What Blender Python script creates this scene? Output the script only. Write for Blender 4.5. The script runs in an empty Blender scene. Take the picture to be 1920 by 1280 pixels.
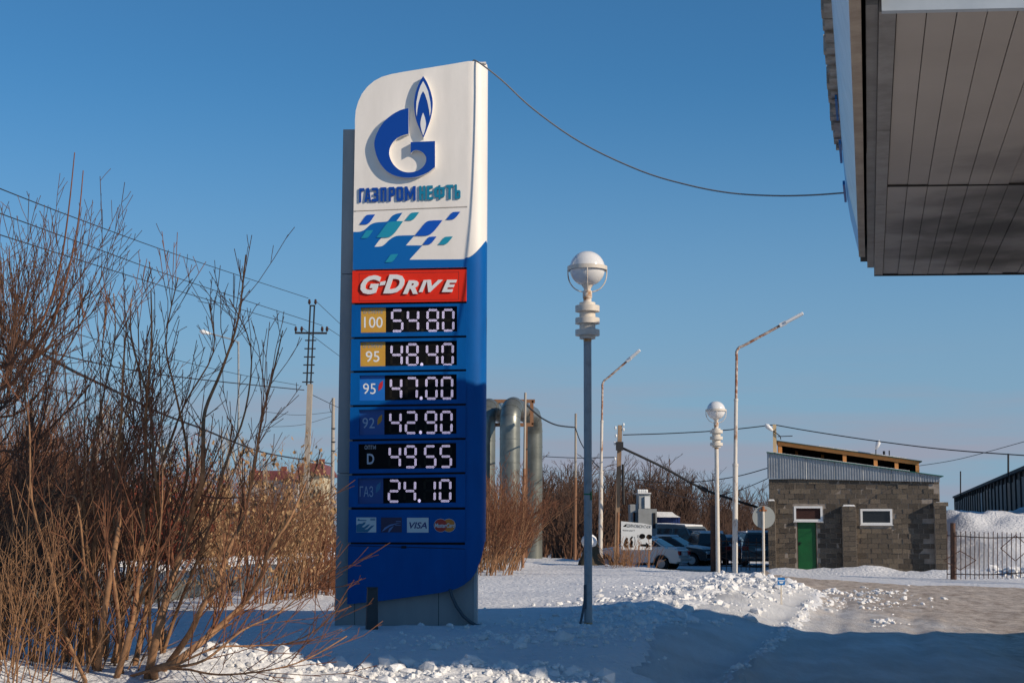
import bpy, math, random
import numpy as np
from mathutils import Vector, Matrix

R = math.radians
scene = bpy.context.scene
COL = scene.collection

# ------------------------------------------------------------------ camera
CAM = Vector((0.0, 0.0, 1.6))
FPX = 2860.0                      # focal length in pixels of a 1920 wide picture
PITCH = math.atan(345.0 / FPX)
ROLL = 0.0032
_f = Vector((0, math.cos(PITCH), math.sin(PITCH)))
_r = Vector((1, 0, 0))
_u = Vector((0, -math.sin(PITCH), math.cos(PITCH)))
CR = _r * math.cos(ROLL) + _u * math.sin(ROLL)
CU = _u * math.cos(ROLL) - _r * math.sin(ROLL)
camd = bpy.data.cameras.new('camera')
camd.sensor_width = 36.0
camd.lens = FPX / 1920.0 * 36.0
camd.clip_start = 0.1
camd.clip_end = 9000.0
cam = bpy.data.objects.new('camera', camd)
COL.objects.link(cam)
cam.matrix_world = Matrix(((CR.x, CU.x, -_f.x, CAM.x), (CR.y, CU.y, -_f.y, CAM.y), (CR.z, CU.z, -_f.z, CAM.z), (0, 0, 0, 1)))
scene.camera = cam

# ------------------------------------------------------------------ light
SUN_AZ = 60.0      # light travels this far to the left of the view direction
SUN_EL = 25.5
sun_to = Vector((math.sin(R(SUN_AZ)) * math.cos(R(SUN_EL)), -math.cos(R(SUN_AZ)) * math.cos(R(SUN_EL)), math.sin(R(SUN_EL))))
world = bpy.data.worlds.new('World')
scene.world = world
world.use_nodes = True
nt = world.node_tree
nt.nodes.clear()
out = nt.nodes.new('ShaderNodeOutputWorld')
bg = nt.nodes.new('ShaderNodeBackground')
sky = nt.nodes.new('ShaderNodeTexSky')
sky.sky_type = 'NISHITA'
sky.sun_disc = False
sky.sun_elevation = R(SUN_EL)
sky.sun_rotation = math.atan2(sun_to.x, sun_to.y)
sky.altitude = 100
sky.air_density = 1.0
sky.dust_density = 0.0
sky.ozone_density = 5.0
hsv = nt.nodes.new('ShaderNodeHueSaturation')
hsv.inputs['Saturation'].default_value = 1.0
# thin high cloud streaks low over the horizon
tc = nt.nodes.new('ShaderNodeTexCoord')
mp = nt.nodes.new('ShaderNodeMapping')
mp.inputs['Scale'].default_value = (2.2, 2.2, 26.0)
nz = nt.nodes.new('ShaderNodeTexNoise')
nz.inputs['Scale'].default_value = 2.0
nz.inputs['Detail'].default_value = 5.0
rp = nt.nodes.new('ShaderNodeValToRGB')
rp.color_ramp.elements[0].position = 0.42
rp.color_ramp.elements[1].position = 0.72
sep = nt.nodes.new('ShaderNodeSeparateXYZ')
band = nt.nodes.new('ShaderNodeMapRange')
band.inputs['From Min'].default_value = 0.125
band.inputs['From Max'].default_value = 0.05
band.interpolation_type = 'SMOOTHSTEP'
mul = nt.nodes.new('ShaderNodeMath'); mul.operation = 'MULTIPLY'
mul2 = nt.nodes.new('ShaderNodeMath'); mul2.operation = 'MULTIPLY'; mul2.inputs[1].default_value = 0.9
mix = nt.nodes.new('ShaderNodeMix'); mix.data_type = 'RGBA'
mix.inputs['B'].default_value = (3.9, 4.15, 5.2, 1)
L = nt.links.new
L(tc.outputs['Generated'], mp.inputs['Vector']); L(mp.outputs[0], nz.inputs['Vector'])
L(nz.outputs['Fac'], rp.inputs[0]); L(tc.outputs['Generated'], sep.inputs[0])
L(sep.outputs['Z'], band.inputs['Value']); L(rp.outputs[0], mul.inputs[0]); L(band.outputs[0], mul.inputs[1])
L(mul.outputs[0], mul2.inputs[0]); L(mul2.outputs[0], mix.inputs['Factor'])
tint = nt.nodes.new('ShaderNodeMix'); tint.data_type = 'RGBA'; tint.blend_type = 'MULTIPLY'; tint.inputs['Factor'].default_value = 1.0
tint.inputs['B'].default_value = (0.60, 1.10, 1.25, 1)
pale = nt.nodes.new('ShaderNodeMix'); pale.data_type = 'RGBA'; pale.inputs['B'].default_value = (3.05, 4.4, 6.05, 1)
low = nt.nodes.new('ShaderNodeMapRange'); low.interpolation_type = 'SMOOTHSTEP'
low.inputs['From Min'].default_value = 0.30; low.inputs['From Max'].default_value = -0.02; low.inputs['To Max'].default_value = 0.92
L(sep.outputs['Z'], low.inputs['Value']); L(low.outputs[0], pale.inputs['Factor'])
L(sky.outputs[0], hsv.inputs['Color']); L(hsv.outputs[0], tint.inputs['A']); L(tint.outputs['Result'], pale.inputs['A']); L(pale.outputs['Result'], mix.inputs['A'])
L(mix.outputs['Result'], bg.inputs['Color']); L(bg.outputs[0], out.inputs['Surface'])
bg.inputs['Strength'].default_value = 0.082
sund = bpy.data.lights.new('sun', 'SUN')
sund.energy = 4.3
sund.angle = R(0.5)
sund.color = (1.0, 0.85, 0.66)
sun = bpy.data.objects.new('sun', sund)
COL.objects.link(sun)
sun.rotation_euler = sun_to.to_track_quat('Z', 'Y').to_euler()
sun.location = (30, -20, 30)
scene.view_settings.view_transform = 'Standard'
scene.view_settings.look = 'None'
scene.view_settings.gamma = 1.0
scene.view_settings.use_curve_mapping = False
scene.view_settings.exposure = 0.0
scene.render.engine = 'CYCLES'
scene.cycles.max_bounces = 6
scene.cycles.diffuse_bounces = 3
scene.cycles.glossy_bounces = 3
scene.cycles.transmission_bounces = 4
scene.cycles.transparent_max_bounces = 6
scene.cycles.caustics_reflective = False
scene.cycles.caustics_refractive = False

# ------------------------------------------------------------------ measuring helpers
def ray(px, py):
    return (_f * FPX + CR * (px - 960.0) - CU * (py - 640.0)).normalized()
def WY(px, py, Y):                 # the point seen at a pixel, at distance Y along the ground
    d = ray(px, py); return CAM + d * (Y / d.y)
def WZ(px, py, Z):                 # the point seen at a pixel, at height Z
    d = ray(px, py); return CAM + d * ((Z - CAM.z) / d.z)

# ------------------------------------------------------------------ mesh helpers
class MB:
    def __init__(self): self.v = []; self.f = []; self.m = []
    def add(self, vs, fs, mi=0):
        o = len(self.v); self.v += [tuple(p) for p in vs]
        for q in fs: self.f.append(tuple(i + o for i in q)); self.m.append(mi)
    def box(self, c, s, rz=0.0, mi=0, rot=None, taper=1.0):
        hx, hy, hz = s[0] / 2, s[1] / 2, s[2] / 2
        m = rot if rot is not None else Matrix.Rotation(rz, 3, 'Z')
        vs = []
        for z in (-hz, hz):
            k = taper if z > 0 else 1.0
            for x, y in ((-hx, -hy), (hx, -hy), (hx, hy), (-hx, hy)):
                vs.append(m @ Vector((x * k, y * k, z)) + Vector(c))
        self.add(vs, [(3, 2, 1, 0), (4, 5, 6, 7), (0, 1, 5, 4), (1, 2, 6, 5), (2, 3, 7, 6), (3, 0, 4, 7)], mi)
    def bar(self, a, b, w, h=None, mi=0):   # square bar from a to b
        a = Vector(a); b = Vector(b); h = h or w
        d = (b - a)
        rot = d.to_track_quat('Y', 'Z').to_matrix()
        self.box((a + b) / 2, (w, d.length, h), rot=rot, mi=mi)
    def tube(self, pts, r, n=6, mi=0, cap=True):
        pts = [Vector(p) for p in pts]
        k = len(pts); rs = r if isinstance(r, (list, tuple)) else [r] * k
        t = (pts[1] - pts[0]).normalized()
        ref = Vector((0, 0, 1)) if abs(t.z) < 0.9 else Vector((1, 0, 0))
        x = t.cross(ref).normalized()
        o = len(self.v)
        for i in range(k):
            if i == 0: t = pts[1] - pts[0]
            elif i == k - 1: t = pts[i] - pts[i - 1]
            else: t = pts[i + 1] - pts[i - 1]
            t.normalize()
            x = (x - t * x.dot(t))
            if x.length < 1e-6: x = t.orthogonal()
            x.normalize(); y = t.cross(x)
            for j in range(n):
                a = 2 * math.pi * j / n
                self.v.append(tuple(pts[i] + x * (math.cos(a) * rs[i]) + y * (math.sin(a) * rs[i])))
        for i in range(k - 1):
            for j in range(n):
                a = o + i * n + j; b = o + i * n + (j + 1) % n
                self.f.append((a, b, b + n, a + n)); self.m.append(mi)
        if cap:
            self.f.append(tuple(o + j for j in range(n - 1, -1, -1))); self.m.append(mi)
            self.f.append(tuple(o + (k - 1) * n + j for j in range(n))); self.m.append(mi)
    def lathe(self, prof, n=24, c=(0, 0, 0), mi=0):   # profile of (radius, z)
        o = len(self.v); c = Vector(c)
        for r, z in prof:
            for j in range(n):
                a = 2 * math.pi * (j + 0.5) / n
                self.v.append((c.x + r * math.cos(a), c.y + r * math.sin(a), c.z + z))
        for i in range(len(prof) - 1):
            for j in range(n):
                a = o + i * n + j; b = o + i * n + (j + 1) % n
                self.f.append((a, b, b + n, a + n)); self.m.append(mi)
        self.f.append(tuple(o + j for j in range(n - 1, -1, -1))); self.m.append(mi)
        e = o + (len(prof) - 1) * n
        self.f.append(tuple(e + j for j in range(n))); self.m.append(mi)
    def prism(self, outl, y0, y1, mi=0, side=None):   # outline of (x, z) standing in the xz plane, y0 in front
        s = 0.0
        for i in range(len(outl)):
            a = outl[i]; b = outl[(i + 1) % len(outl)]; s += a[0] * b[1] - b[0] * a[1]
        if s < 0: outl = outl[::-1]
        n = len(outl); side = mi if side is None else side
        o = len(self.v)
        self.v += [(p[0], y0, p[1]) for p in outl] + [(p[0], y1, p[1]) for p in outl]
        self.f.append(tuple(o + i for i in range(n))); self.m.append(mi)
        self.f.append(tuple(o + n + i for i in range(n - 1, -1, -1))); self.m.append(mi)
        for i in range(n):
            j = (i + 1) % n
            self.f.append((o + i, o + n + i, o + n + j, o + j)); self.m.append(side)
    def build(self, name, mats, parent=None, org=None, smooth=False, mw=None, bevel=0.0):
        me = bpy.data.meshes.new(name)
        vs = self.v
        if org is not None: vs = [(p[0] - org[0], p[1] - org[1], p[2] - org[2]) for p in vs]
        me.from_pydata(vs, [], self.f)
        if not isinstance(mats, (list, tuple)): mats = [mats]
        for m in mats: me.materials.append(m)
        if len(mats) > 1: me.polygons.foreach_set('material_index', self.m)
        if smooth: me.polygons.foreach_set('use_smooth', [True] * len(me.polygons))
        me.update()
        ob = bpy.data.objects.new(name, me)
        COL.objects.link(ob)
        if parent is not None: ob.parent = parent
        if bevel > 0:
            bv = ob.modifiers.new('bevel', 'BEVEL'); bv.width = bevel; bv.segments = 2; bv.limit_method = 'ANGLE'; bv.angle_limit = R(50)
        if smooth == 'auto':
            try: me.set_sharp_from_angle(angle=R(40))
            except Exception: pass
        return ob

def tag(o, label, cat, group=None):
    o['label'] = label; o['category'] = cat
    if group: o['group'] = group
    return o
def thing(name, label, cat, loc=(0, 0, 0), rz=0.0, group=None):
    o = bpy.data.objects.new(name, None)
    COL.objects.link(o); o.empty_display_size = 0.2
    o.location = loc; o.rotation_euler = (0, 0, rz)
    return tag(o, label, cat, group)
def structure(o): o['kind'] = 'structure'; return o
def stuff(o): o['kind'] = 'stuff'; return o
def share(name, ob, parent, loc=(0, 0, 0), rot=(0, 0, 0), scl=(1, 1, 1)):
    c = bpy.data.objects.new(name, ob.data); COL.objects.link(c); c.parent = parent
    c.location = loc; c.rotation_euler = rot; c.scale = scl
    return c
def copy_tree(o, parent=None):
    c = o.copy(); COL.objects.link(c); c.parent = parent
    for ch in list(o.children): copy_tree(ch, c)
    return c

# ------------------------------------------------------------------ materials
def srgb(r, g, b):
    def c(x):
        x /= 255.0
        return x / 12.92 if x <= 0.04045 else ((x + 0.055) / 1.055) ** 2.4
    return (c(r), c(g), c(b), 1.0)
MATS = {}
def mat(name, c1, c2=None, rough=0.6, metal=0.0, scale=6.0, detail=4.0, lo=0.35, hi=0.65, bump=0.0, bscale=30.0, spec=0.4, stretch=(1, 1, 1), emit=None, estr=0.0, coat=0.0, bdist=0.02):
    if name in MATS: return MATS[name]
    m = bpy.data.materials.new(name); m.use_nodes = True
    t = m.node_tree; b = t.nodes['Principled BSDF']
    c1 = tuple(c1[:3]) + (1.0,)
    b.inputs['Base Color'].default_value = c1
    b.inputs['Roughness'].default_value = rough; b.inputs['Metallic'].default_value = metal
    b.inputs['Specular IOR Level'].default_value = spec
    if coat: b.inputs['Coat Weight'].default_value = coat
    co = t.nodes.new('ShaderNodeTexCoord'); mpn = t.nodes.new('ShaderNodeMapping')
    mpn.inputs['Scale'].default_value = stretch
    t.links.new(co.outputs['Object'], mpn.inputs['Vector'])
    if c2 is not None:
        n = t.nodes.new('ShaderNodeTexNoise'); n.inputs['Scale'].default_value = scale; n.inputs['Detail'].default_value = detail
        n.inputs['Roughness'].default_value = 0.65
        t.links.new(mpn.outputs[0], n.inputs['Vector'])
        rr = t.nodes.new('ShaderNodeMapRange'); rr.inputs['From Min'].default_value = lo; rr.inputs['From Max'].default_value = hi
        t.links.new(n.outputs['Fac'], rr.inputs['Value'])
        mx = t.nodes.new('ShaderNodeMix'); mx.data_type = 'RGBA'
        mx.inputs['A'].default_value = c1; mx.inputs['B'].default_value = tuple(c2[:3]) + (1.0,)
        t.links.new(rr.outputs[0], mx.inputs['Factor']); t.links.new(mx.outputs['Result'], b.inputs['Base Color'])
    if bump > 0:
        n2 = t.nodes.new('ShaderNodeTexNoise'); n2.inputs['Scale'].default_value = bscale; n2.inputs['Detail'].default_value = 6.0
        t.links.new(mpn.outputs[0], n2.inputs['Vector'])
        bp = t.nodes.new('ShaderNodeBump'); bp.inputs['Strength'].default_value = bump; bp.inputs['Distance'].default_value = bdist
        t.links.new(n2.outputs['Fac'], bp.inputs['Height']); t.links.new(bp.outputs[0], b.inputs['Normal'])
    if emit is not None:
        b.inputs['Emission Color'].default_value = tuple(emit[:3]) + (1.0,); b.inputs['Emission Strength'].default_value = estr
    MATS[name] = m
    return m

SNOW = mat('snow', (0.73, 0.73, 0.735), (0.67, 0.675, 0.69), rough=0.75, scale=0.9, detail=8, bump=0.9, bscale=8.0, bdist=0.08, spec=0.25)
CLOD = mat('snow_clods', (0.81, 0.81, 0.81), (0.60, 0.585, 0.56), rough=0.8, scale=2.2, detail=8, lo=.45, hi=.75, bump=0.5, bscale=18.0, bdist=0.03, spec=0.2)

# ------------------------------------------------------------------ noise for the terrain
_rng = np.random.RandomState(5)
_tab = _rng.rand(256, 256)
def vnoise(x, y):
    x = np.asarray(x, float); y = np.asarray(y, float)
    xi = np.floor(x).astype(int); yi = np.floor(y).astype(int)
    fx = x - xi; fy = y - yi
    fx = fx * fx * (3 - 2 * fx); fy = fy * fy * (3 - 2 * fy)
    a = _tab[xi % 256, yi % 256]; b = _tab[(xi + 1) % 256, yi % 256]
    c = _tab[xi % 256, (yi + 1) % 256]; d = _tab[(xi + 1) % 256, (yi + 1) % 256]
    return (a * (1 - fx) + b * fx) * (1 - fy) + (c * (1 - fx) + d * fx) * fy - 0.5
def fbm(x, y, o=4, s=1.0):
    v = 0; a = 1.0
    for i in range(o):
        v = v + a * vnoise(x * s + 17.3 * i, y * s + 31.7 * i); a *= 0.5; s *= 2.03
    return v
def sst(t): t = np.clip(t, 0, 1); return t * t * (3 - 2 * t)
EDGE_Y = [0, 12, 18, 26, 40, 50, 58, 75, 120, 400]
EDGE_X = [-3.0, -0.6, 0.9, 3.4, 7.4, 8.6, 5.0, 2.5, -4, -30]
RIDGE_Y = [0, 12, 17.75, 26.4, 39.6]
RIDGE_X = [-2.0, 0.8, 2.36, 4.6, 7.9]
def hz(x, y):                       # ground height
    x = np.asarray(x, float); y = np.asarray(y, float)
    xe = np.interp(y, EDGE_Y, EDGE_X)
    low = sst((x - xe + 0.3) / 1.6)
    near = sst((y - 90) / 40)
    z = -0.33 * low * (1 - near)
    calm = 1 - 0.8 * low
    z = z + calm * (0.16 * fbm(x, y, 3, 0.22) + 0.05 * fbm(x, y, 4, 0.8)) + 0.012 * fbm(x, y, 3, 3.0)
    # ploughed bank along the driveway
    d = x - xe + 1.5 + 0.6 * vnoise(x * 0.5, y * 0.5)
    on = sst((y - 18.5) / 5) * (1 - sst((y - 45) / 6))
    rough = 0.75 + 0.7 * fbm(x, y, 4, 1.6)
    z = z + on * (0.05 + 0.17 * sst((y - 23) / 10)) * np.exp(-(d / 1.35) ** 2) * (0.7 + 1.3 * fbm(x, y, 4, 1.3))
    # foreground clod line
    g = np.exp(-((y - 16.35 - 0.12 * x) / 0.65) ** 2) * sst((x + 3.4) / 1.2) * (1 - sst((x - 0.9) / 0.9))
    z = z + 0.13 * g * (0.8 + 0.9 * fbm(x, y, 4, 2.2))
    # ridge in the driveway
    xr = np.interp(y, RIDGE_Y, RIDGE_X)
    rg = np.exp(-((x - xr) / 0.17) ** 2) * (1 - sst((y - 36) / 6)) * sst((y - 12) / 3)
    z = z + 0.10 * rg * (0.8 + 0.9 * fbm(x, y, 3, 1.5))
    # tyre ruts and plough scrapes along the driveway
    dr = x - xr; on2 = (1 - sst((y - 44) / 6)) * low
    for c_, w_, h_ in ((0.75, .16, .035), (1.15, .10, -.018), (2.35, .17, .04), (2.75, .12, -.02), (3.9, .2, .035), (5.4, .18, .03), (-.55, .14, .02)):
        z = z - on2 * h_ * np.exp(-((dr - c_ - .25 * vnoise(y * .25 + c_ * 3, y * 0 + c_)) / w_) ** 2) * (0.6 + 1.2 * np.clip(vnoise(x * .9 + 7, y * .35) + .4, 0, 1))
    z = z + on2 * 0.018 * fbm(x * 2.2, y * .6, 4, 1.6)
    # mounds at the front left, and a lump at the end of the ridge
    for mx, my, ax, ay, h in ((-5.35, 15.0, 0.9, 0.9, 0.36), (-3.15, 15.9, 0.75, 0.6, 0.28), (-4.2, 16.3, 1.1, 0.8, 0.16), (-3.75, 15.0, 0.9, 0.5, 0.16), (1.95, 15.9, 0.28, 0.5, 0.12), (-2.3, 25.6, 0.8, 0.4, 0.05), (-1.2, 24.0, 1.2, 0.4, 0.05)):
        z = z + h * np.exp(-((x - mx) / ax) ** 2 - ((y - my) / ay) ** 2)
    # bank before the block building and the fence
    bk = np.exp(-((y - 62.2 + 0.45 * np.clip(x - 11, 0, 40)) / 1.3) ** 2) * sst((x - 9.5) / 1.5)
    z = z + 0.36 * bk * (0.8 + 0.8 * fbm(x, y, 4, 0.9))
    # embankment under the garages
    em = sst((y - 57.8) / 15.5) * sst((x - 16.8 - 0.22 * np.clip(y - 74, 0, 900)) / 4.5)
    z = z + em * (2.4 + 0.7 * fbm(x, y, 4, 0.35) + 0.5 * fbm(x, y, 4, 1.1))
    return z
def H(x, y): return float(hz(np.array([x]), np.array([y]))[0])
def GP(px, py, z=0.0):
    p = WZ(px, py, z); return Vector((p.x, p.y, H(p.x, p.y)))

def axis(segs):
    v = []
    for a, b, s in segs:
        n = max(1, int(round((b - a) / s))); v += [a + (b - a) * i / n for i in range(n)]
    v.append(segs[-1][1]); return np.array(v)
xs = axis([(-3000, -400, 400), (-400, -60, 40), (-60, -14, 2), (-14, -7, 0.3), (-7, 9, 0.085), (9, 30, 0.35), (30, 60, 2), (60, 400, 30), (400, 3000, 400)])
ys = axis([(-300, 0, 30), (0, 12, 1.0), (12, 22, 0.085), (22, 34, 0.14), (34, 50, 0.25), (50, 80, 0.45), (80, 150, 3), (150, 600, 40), (600, 4000, 300)])
GX, GY = np.meshgrid(xs, ys)
def in_poly(x, y, poly):
    x = np.asarray(x); y = np.asarray(y); ins = np.zeros(x.shape, bool)
    n = len(poly)
    for i in range(n):
        x1, y1 = poly[i]; x2, y2 = poly[(i + 1) % n]
        c = ((y1 > y) != (y2 > y))
        with np.errstate(divide='ignore', invalid='ignore'):
            xi = (x2 - x1) * (y - y1) / (y2 - y1 + 1e-12) + x1
        ins ^= (c & (x < xi))
    return ins
def gq(px, py): p = WZ(px, py, -0.33); return (p.x, p.y)
ROAD = [gq(1222, 1064), gq(1300, 1067), gq(1430, 1077), gq(1563, 1087), gq(1698, 1097), gq(1806, 1099), gq(1925, 1103), (40, 46), (60, 46), (60, 2), (-1.2, 2), (1.3, 12),
        gq(1385, 1272), gq(1492, 1185), gq(1560, 1120), gq(1510, 1106), gq(1473, 1100), gq(1400, 1090), gq(1300, 1080), gq(1240, 1076)]
wob = 0.34 * fbm(GX, GY, 5, 0.8)
inside = in_poly(GX + wob, GY + wob * 2.0, ROAD)
Z = hz(GX, GY)
def grid_mesh(name, Z, keep, m):
    ny, nx = GX.shape
    ids = np.arange(ny * nx).reshape(ny, nx)
    q = np.stack([ids[:-1, :-1], ids[:-1, 1:], ids[1:, 1:], ids[1:, :-1]], -1)[keep]
    used = np.unique(q); remap = -np.ones(ny * nx, int); remap[used] = np.arange(len(used))
    co = np.stack([GX.ravel(), GY.ravel(), Z.ravel()], 1)[used]
    q = remap[q]
    me = bpy.data.meshes.new(name)
    me.vertices.add(len(co)); me.vertices.foreach_set('co', co.ravel())
    me.loops.add(q.size); me.loops.foreach_set('vertex_index', q.ravel())
    me.polygons.add(len(q)); me.polygons.foreach_set('loop_start', np.arange(0, q.size, 4)); me.polygons.foreach_set('loop_total', np.full(len(q), 4))
    me.polygons.foreach_set('use_smooth', np.ones(len(q), bool))
    me.update(calc_edges=True); me.validate()
    me.materials.append(m)
    o = bpy.data.objects.new(name, me); COL.objects.link(o)
    return o
def icy(name, cols, ang, big, fine, rough):
    m = bpy.data.materials.new(name); m.use_nodes = True; t = m.node_tree; b = t.nodes['Principled BSDF']
    co = t.nodes.new('ShaderNodeTexCoord'); b.inputs['Roughness'].default_value = rough; b.inputs['Specular IOR Level'].default_value = 0.3
    mpa = t.nodes.new('ShaderNodeMapping'); mpa.inputs['Rotation'].default_value = (0, 0, ang); mpa.inputs['Scale'].default_value = (1.0, 0.13, 1.0)
    n1 = t.nodes.new('ShaderNodeTexNoise'); n1.inputs['Scale'].default_value = fine; n1.inputs['Detail'].default_value = 14; n1.inputs['Roughness'].default_value = 0.82
    n2 = t.nodes.new('ShaderNodeTexNoise'); n2.inputs['Scale'].default_value = big; n2.inputs['Detail'].default_value = 6
    t.links.new(co.outputs['Object'], mpa.inputs['Vector']); t.links.new(mpa.outputs[0], n1.inputs['Vector']); t.links.new(co.outputs['Object'], n2.inputs['Vector'])
    ad = t.nodes.new('ShaderNodeMath'); ad.operation = 'ADD'; t.links.new(n1.outputs['Fac'], ad.inputs[0]); t.links.new(n2.outputs['Fac'], ad.inputs[1])
    rp_ = t.nodes.new('ShaderNodeValToRGB'); e = rp_.color_ramp.elements
    e[0].position = 0.40; e[0].color = cols[0]; e[1].position = 0.61; e[1].color = cols[2]; q = e.new(0.5); q.color = cols[1]
    hv = t.nodes.new('ShaderNodeMath'); hv.operation = 'MULTIPLY'; hv.inputs[1].default_value = 0.5
    t.links.new(ad.outputs[0], hv.inputs[0]); t.links.new(hv.outputs[0], rp_.inputs[0]); t.links.new(rp_.outputs[0], b.inputs['Base Color'])
    bp = t.nodes.new('ShaderNodeBump'); bp.inputs['Strength'].default_value = 0.9; bp.inputs['Distance'].default_value = 0.09
    t.links.new(ad.outputs[0], bp.inputs['Height']); t.links.new(bp.outputs[0], b.inputs['Normal'])
    return m
PACK = ((0.54, 0.51, 0.485, 1), (0.62, 0.60, 0.58, 1), (0.75, 0.745, 0.74, 1))
ICE = icy('packed_icy_road', PACK, R(16), 0.5, 2.4, 0.7)
def dirty(m):                      # brown grit worked into the snow where traffic runs
    t = m.node_tree; b = t.nodes['Principled BSDF']; src = b.inputs['Base Color'].links[0].from_socket
    co = t.nodes.new('ShaderNodeTexCoord'); sp = t.nodes.new('ShaderNodeSeparateXYZ'); t.links.new(co.outputs['Object'], sp.inputs[0])
    mpn = t.nodes.new('ShaderNodeMapping'); mpn.inputs['Rotation'].default_value = (0, 0, R(-20)); mpn.inputs['Scale'].default_value = (1, .3, 1)
    n = t.nodes.new('ShaderNodeTexNoise'); n.inputs['Scale'].default_value = 0.7; n.inputs['Detail'].default_value = 10; n.inputs['Roughness'].default_value = .72
    t.links.new(co.outputs['Object'], mpn.inputs[0]); t.links.new(mpn.outputs[0], n.inputs['Vector'])
    def rng_(sock, lo, hi):
        r = t.nodes.new('ShaderNodeMapRange'); r.interpolation_type = 'SMOOTHSTEP'; r.inputs['From Min'].default_value = lo; r.inputs['From Max'].default_value = hi; t.links.new(sock, r.inputs['Value']); return r.outputs[0]
    def mth(op, a, b_):
        q = t.nodes.new('ShaderNodeMath'); q.operation = op; q.use_clamp = op == 'MAXIMUM'
        for k, v in enumerate((a, b_)):
            if isinstance(v, float): q.inputs[k].default_value = v
            else: t.links.new(v, q.inputs[k])
        return q.outputs[0]
    ns = mth('MULTIPLY', mth('SUBTRACT', n.outputs['Fac'], 0.5), 9.0)
    mk = mth('MAXIMUM', rng_(mth('ADD', sp.outputs['X'], ns), 5.6, 10.0), rng_(mth('ADD', sp.outputs['Y'], ns), 41.0, 47.0))
    n3 = t.nodes.new('ShaderNodeTexNoise'); n3.inputs['Scale'].default_value = 3.5; n3.inputs['Detail'].default_value = 12; n3.inputs['Roughness'].default_value = .8; t.links.new(mpn.outputs[0], n3.inputs['Vector'])
    cr = t.nodes.new('ShaderNodeValToRGB'); e = cr.color_ramp.elements; e[0].position = .40; e[0].color = (0.31, 0.235, 0.175, 1); e[1].position = .62; e[1].color = (0.72, 0.615, 0.51, 1)
    t.links.new(n3.outputs['Fac'], cr.inputs[0])
    mx = t.nodes.new('ShaderNodeMix'); mx.data_type = 'RGBA'; t.links.new(mk, mx.inputs['Factor']); t.links.new(src, mx.inputs['A']); t.links.new(cr.outputs[0], mx.inputs['B'])
    t.links.new(mx.outputs['Result'], b.inputs['Base Color'])
dirty(ICE)
STRIPM = icy('packed_snow', ((0.60, 0.59, 0.58, 1), (0.69, 0.685, 0.68, 1), (0.74, 0.74, 0.74, 1)), R(16), 0.9, 3.0, 0.75)
SPOLY = [gq(1205, 1290), gq(1228, 1222), gq(1330, 1172), gq(1430, 1124), gq(1475, 1106), gq(1552, 1114), gq(1480, 1182), gq(1372, 1275), gq(1360, 1300)]
sin_ = in_poly(GX + wob, GY + wob, SPOLY) & ~inside
cell = inside[:-1, :-1] & inside[1:, :-1] & inside[:-1, 1:] & inside[1:, 1:]
anyc = inside[:-1, :-1] | inside[1:, :-1] | inside[:-1, 1:] | inside[1:, 1:]
sany = sin_[:-1, :-1] | sin_[1:, :-1] | sin_[:-1, 1:] | sin_[1:, 1:]
snow_ground = structure(grid_mesh('snow_ground', np.where(inside | sin_, Z - 0.03, Z), np.ones(cell.shape, bool), SNOW))
road = structure(grid_mesh('road', np.where(inside, Z + 0.014 + 0.02 * fbm(GX, GY, 4, 2.2), Z - 0.025), anyc, ICE))
strip_ = structure(grid_mesh('packed_snow_strip', np.where(sin_, Z + 0.008 + 0.02 * fbm(GX, GY, 4, 2.6), Z - 0.022), sany, STRIPM))

# ------------------------------------------------------------------ lettering
_TX = {}
def glyphs(s, bold=0.0, shear=0.0):
    k = (s, bold, shear)
    if k in _TX: return _TX[k]
    cu = bpy.data.curves.new('lettering', 'FONT'); cu.body = s; cu.offset = bold; cu.shear = shear; cu.fill_mode = 'FRONT'; cu.resolution_u = 3
    ob = bpy.data.objects.new('lettering', cu); COL.objects.link(ob)
    bpy.context.view_layer.update()
    dg = bpy.context.evaluated_depsgraph_get()
    me = bpy.data.meshes.new_from_object(ob.evaluated_get(dg))
    vs = [(v.co.x, v.co.y) for v in me.vertices]; fs = [tuple(p.vertices) for p in me.polygons]
    bpy.data.objects.remove(ob); bpy.data.curves.remove(cu); bpy.data.meshes.remove(me)
    x0 = min(v[0] for v in vs); x1 = max(v[0] for v in vs); y0 = min(v[1] for v in vs); y1 = max(v[1] for v in vs)
    vs = [((v[0] - x0) / (x1 - x0), (v[1] - y0) / (y1 - y0)) for v in vs]
    _TX[k] = (vs, fs); return _TX[k]
def put_text(mb, s, c00, c10, c01, c11, y0, depth=0.0, bold=0.0, shear=0.0, mi=0, side=None):
    # corners in (x, z): lower left, lower right, upper left, upper right; front face at y0, sides back to y0 + depth
    vs, fs = glyphs(s, bold, shear)
    def mp(u, v):
        a = [c00[i] * (1 - u) + c10[i] * u for i in (0, 1)]; b = [c01[i] * (1 - u) + c11[i] * u for i in (0, 1)]
        return (a[0] * (1 - v) + b[0] * v, a[1] * (1 - v) + b[1] * v)
    pts = [mp(*p) for p in vs]
    o = len(mb.v)
    mb.v += [(p[0], y0, p[1]) for p in pts]
    def area(q): return sum(pts[q[i]][0] * pts[q[(i + 1) % len(q)]][1] - pts[q[(i + 1) % len(q)]][0] * pts[q[i]][1] for i in range(len(q)))
    ed = {}
    for q in fs:
        q = q if area(q) > 0 else q[::-1]
        mb.f.append(tuple(o + i for i in q)); mb.m.append(mi)
        for i in range(len(q)):
            e = (q[i], q[(i + 1) % len(q)])
            if (e[1], e[0]) in ed: del ed[(e[1], e[0])]
            else: ed[e] = 1
    if depth > 0:
        k = len(mb.v); mb.v += [(p[0], y0 + depth, p[1]) for p in pts]
        for a, b in ed:
            mb.f.append((o + a, k + a, k + b, o + b)); mb.m.append(mi if side is None else side)

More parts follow.
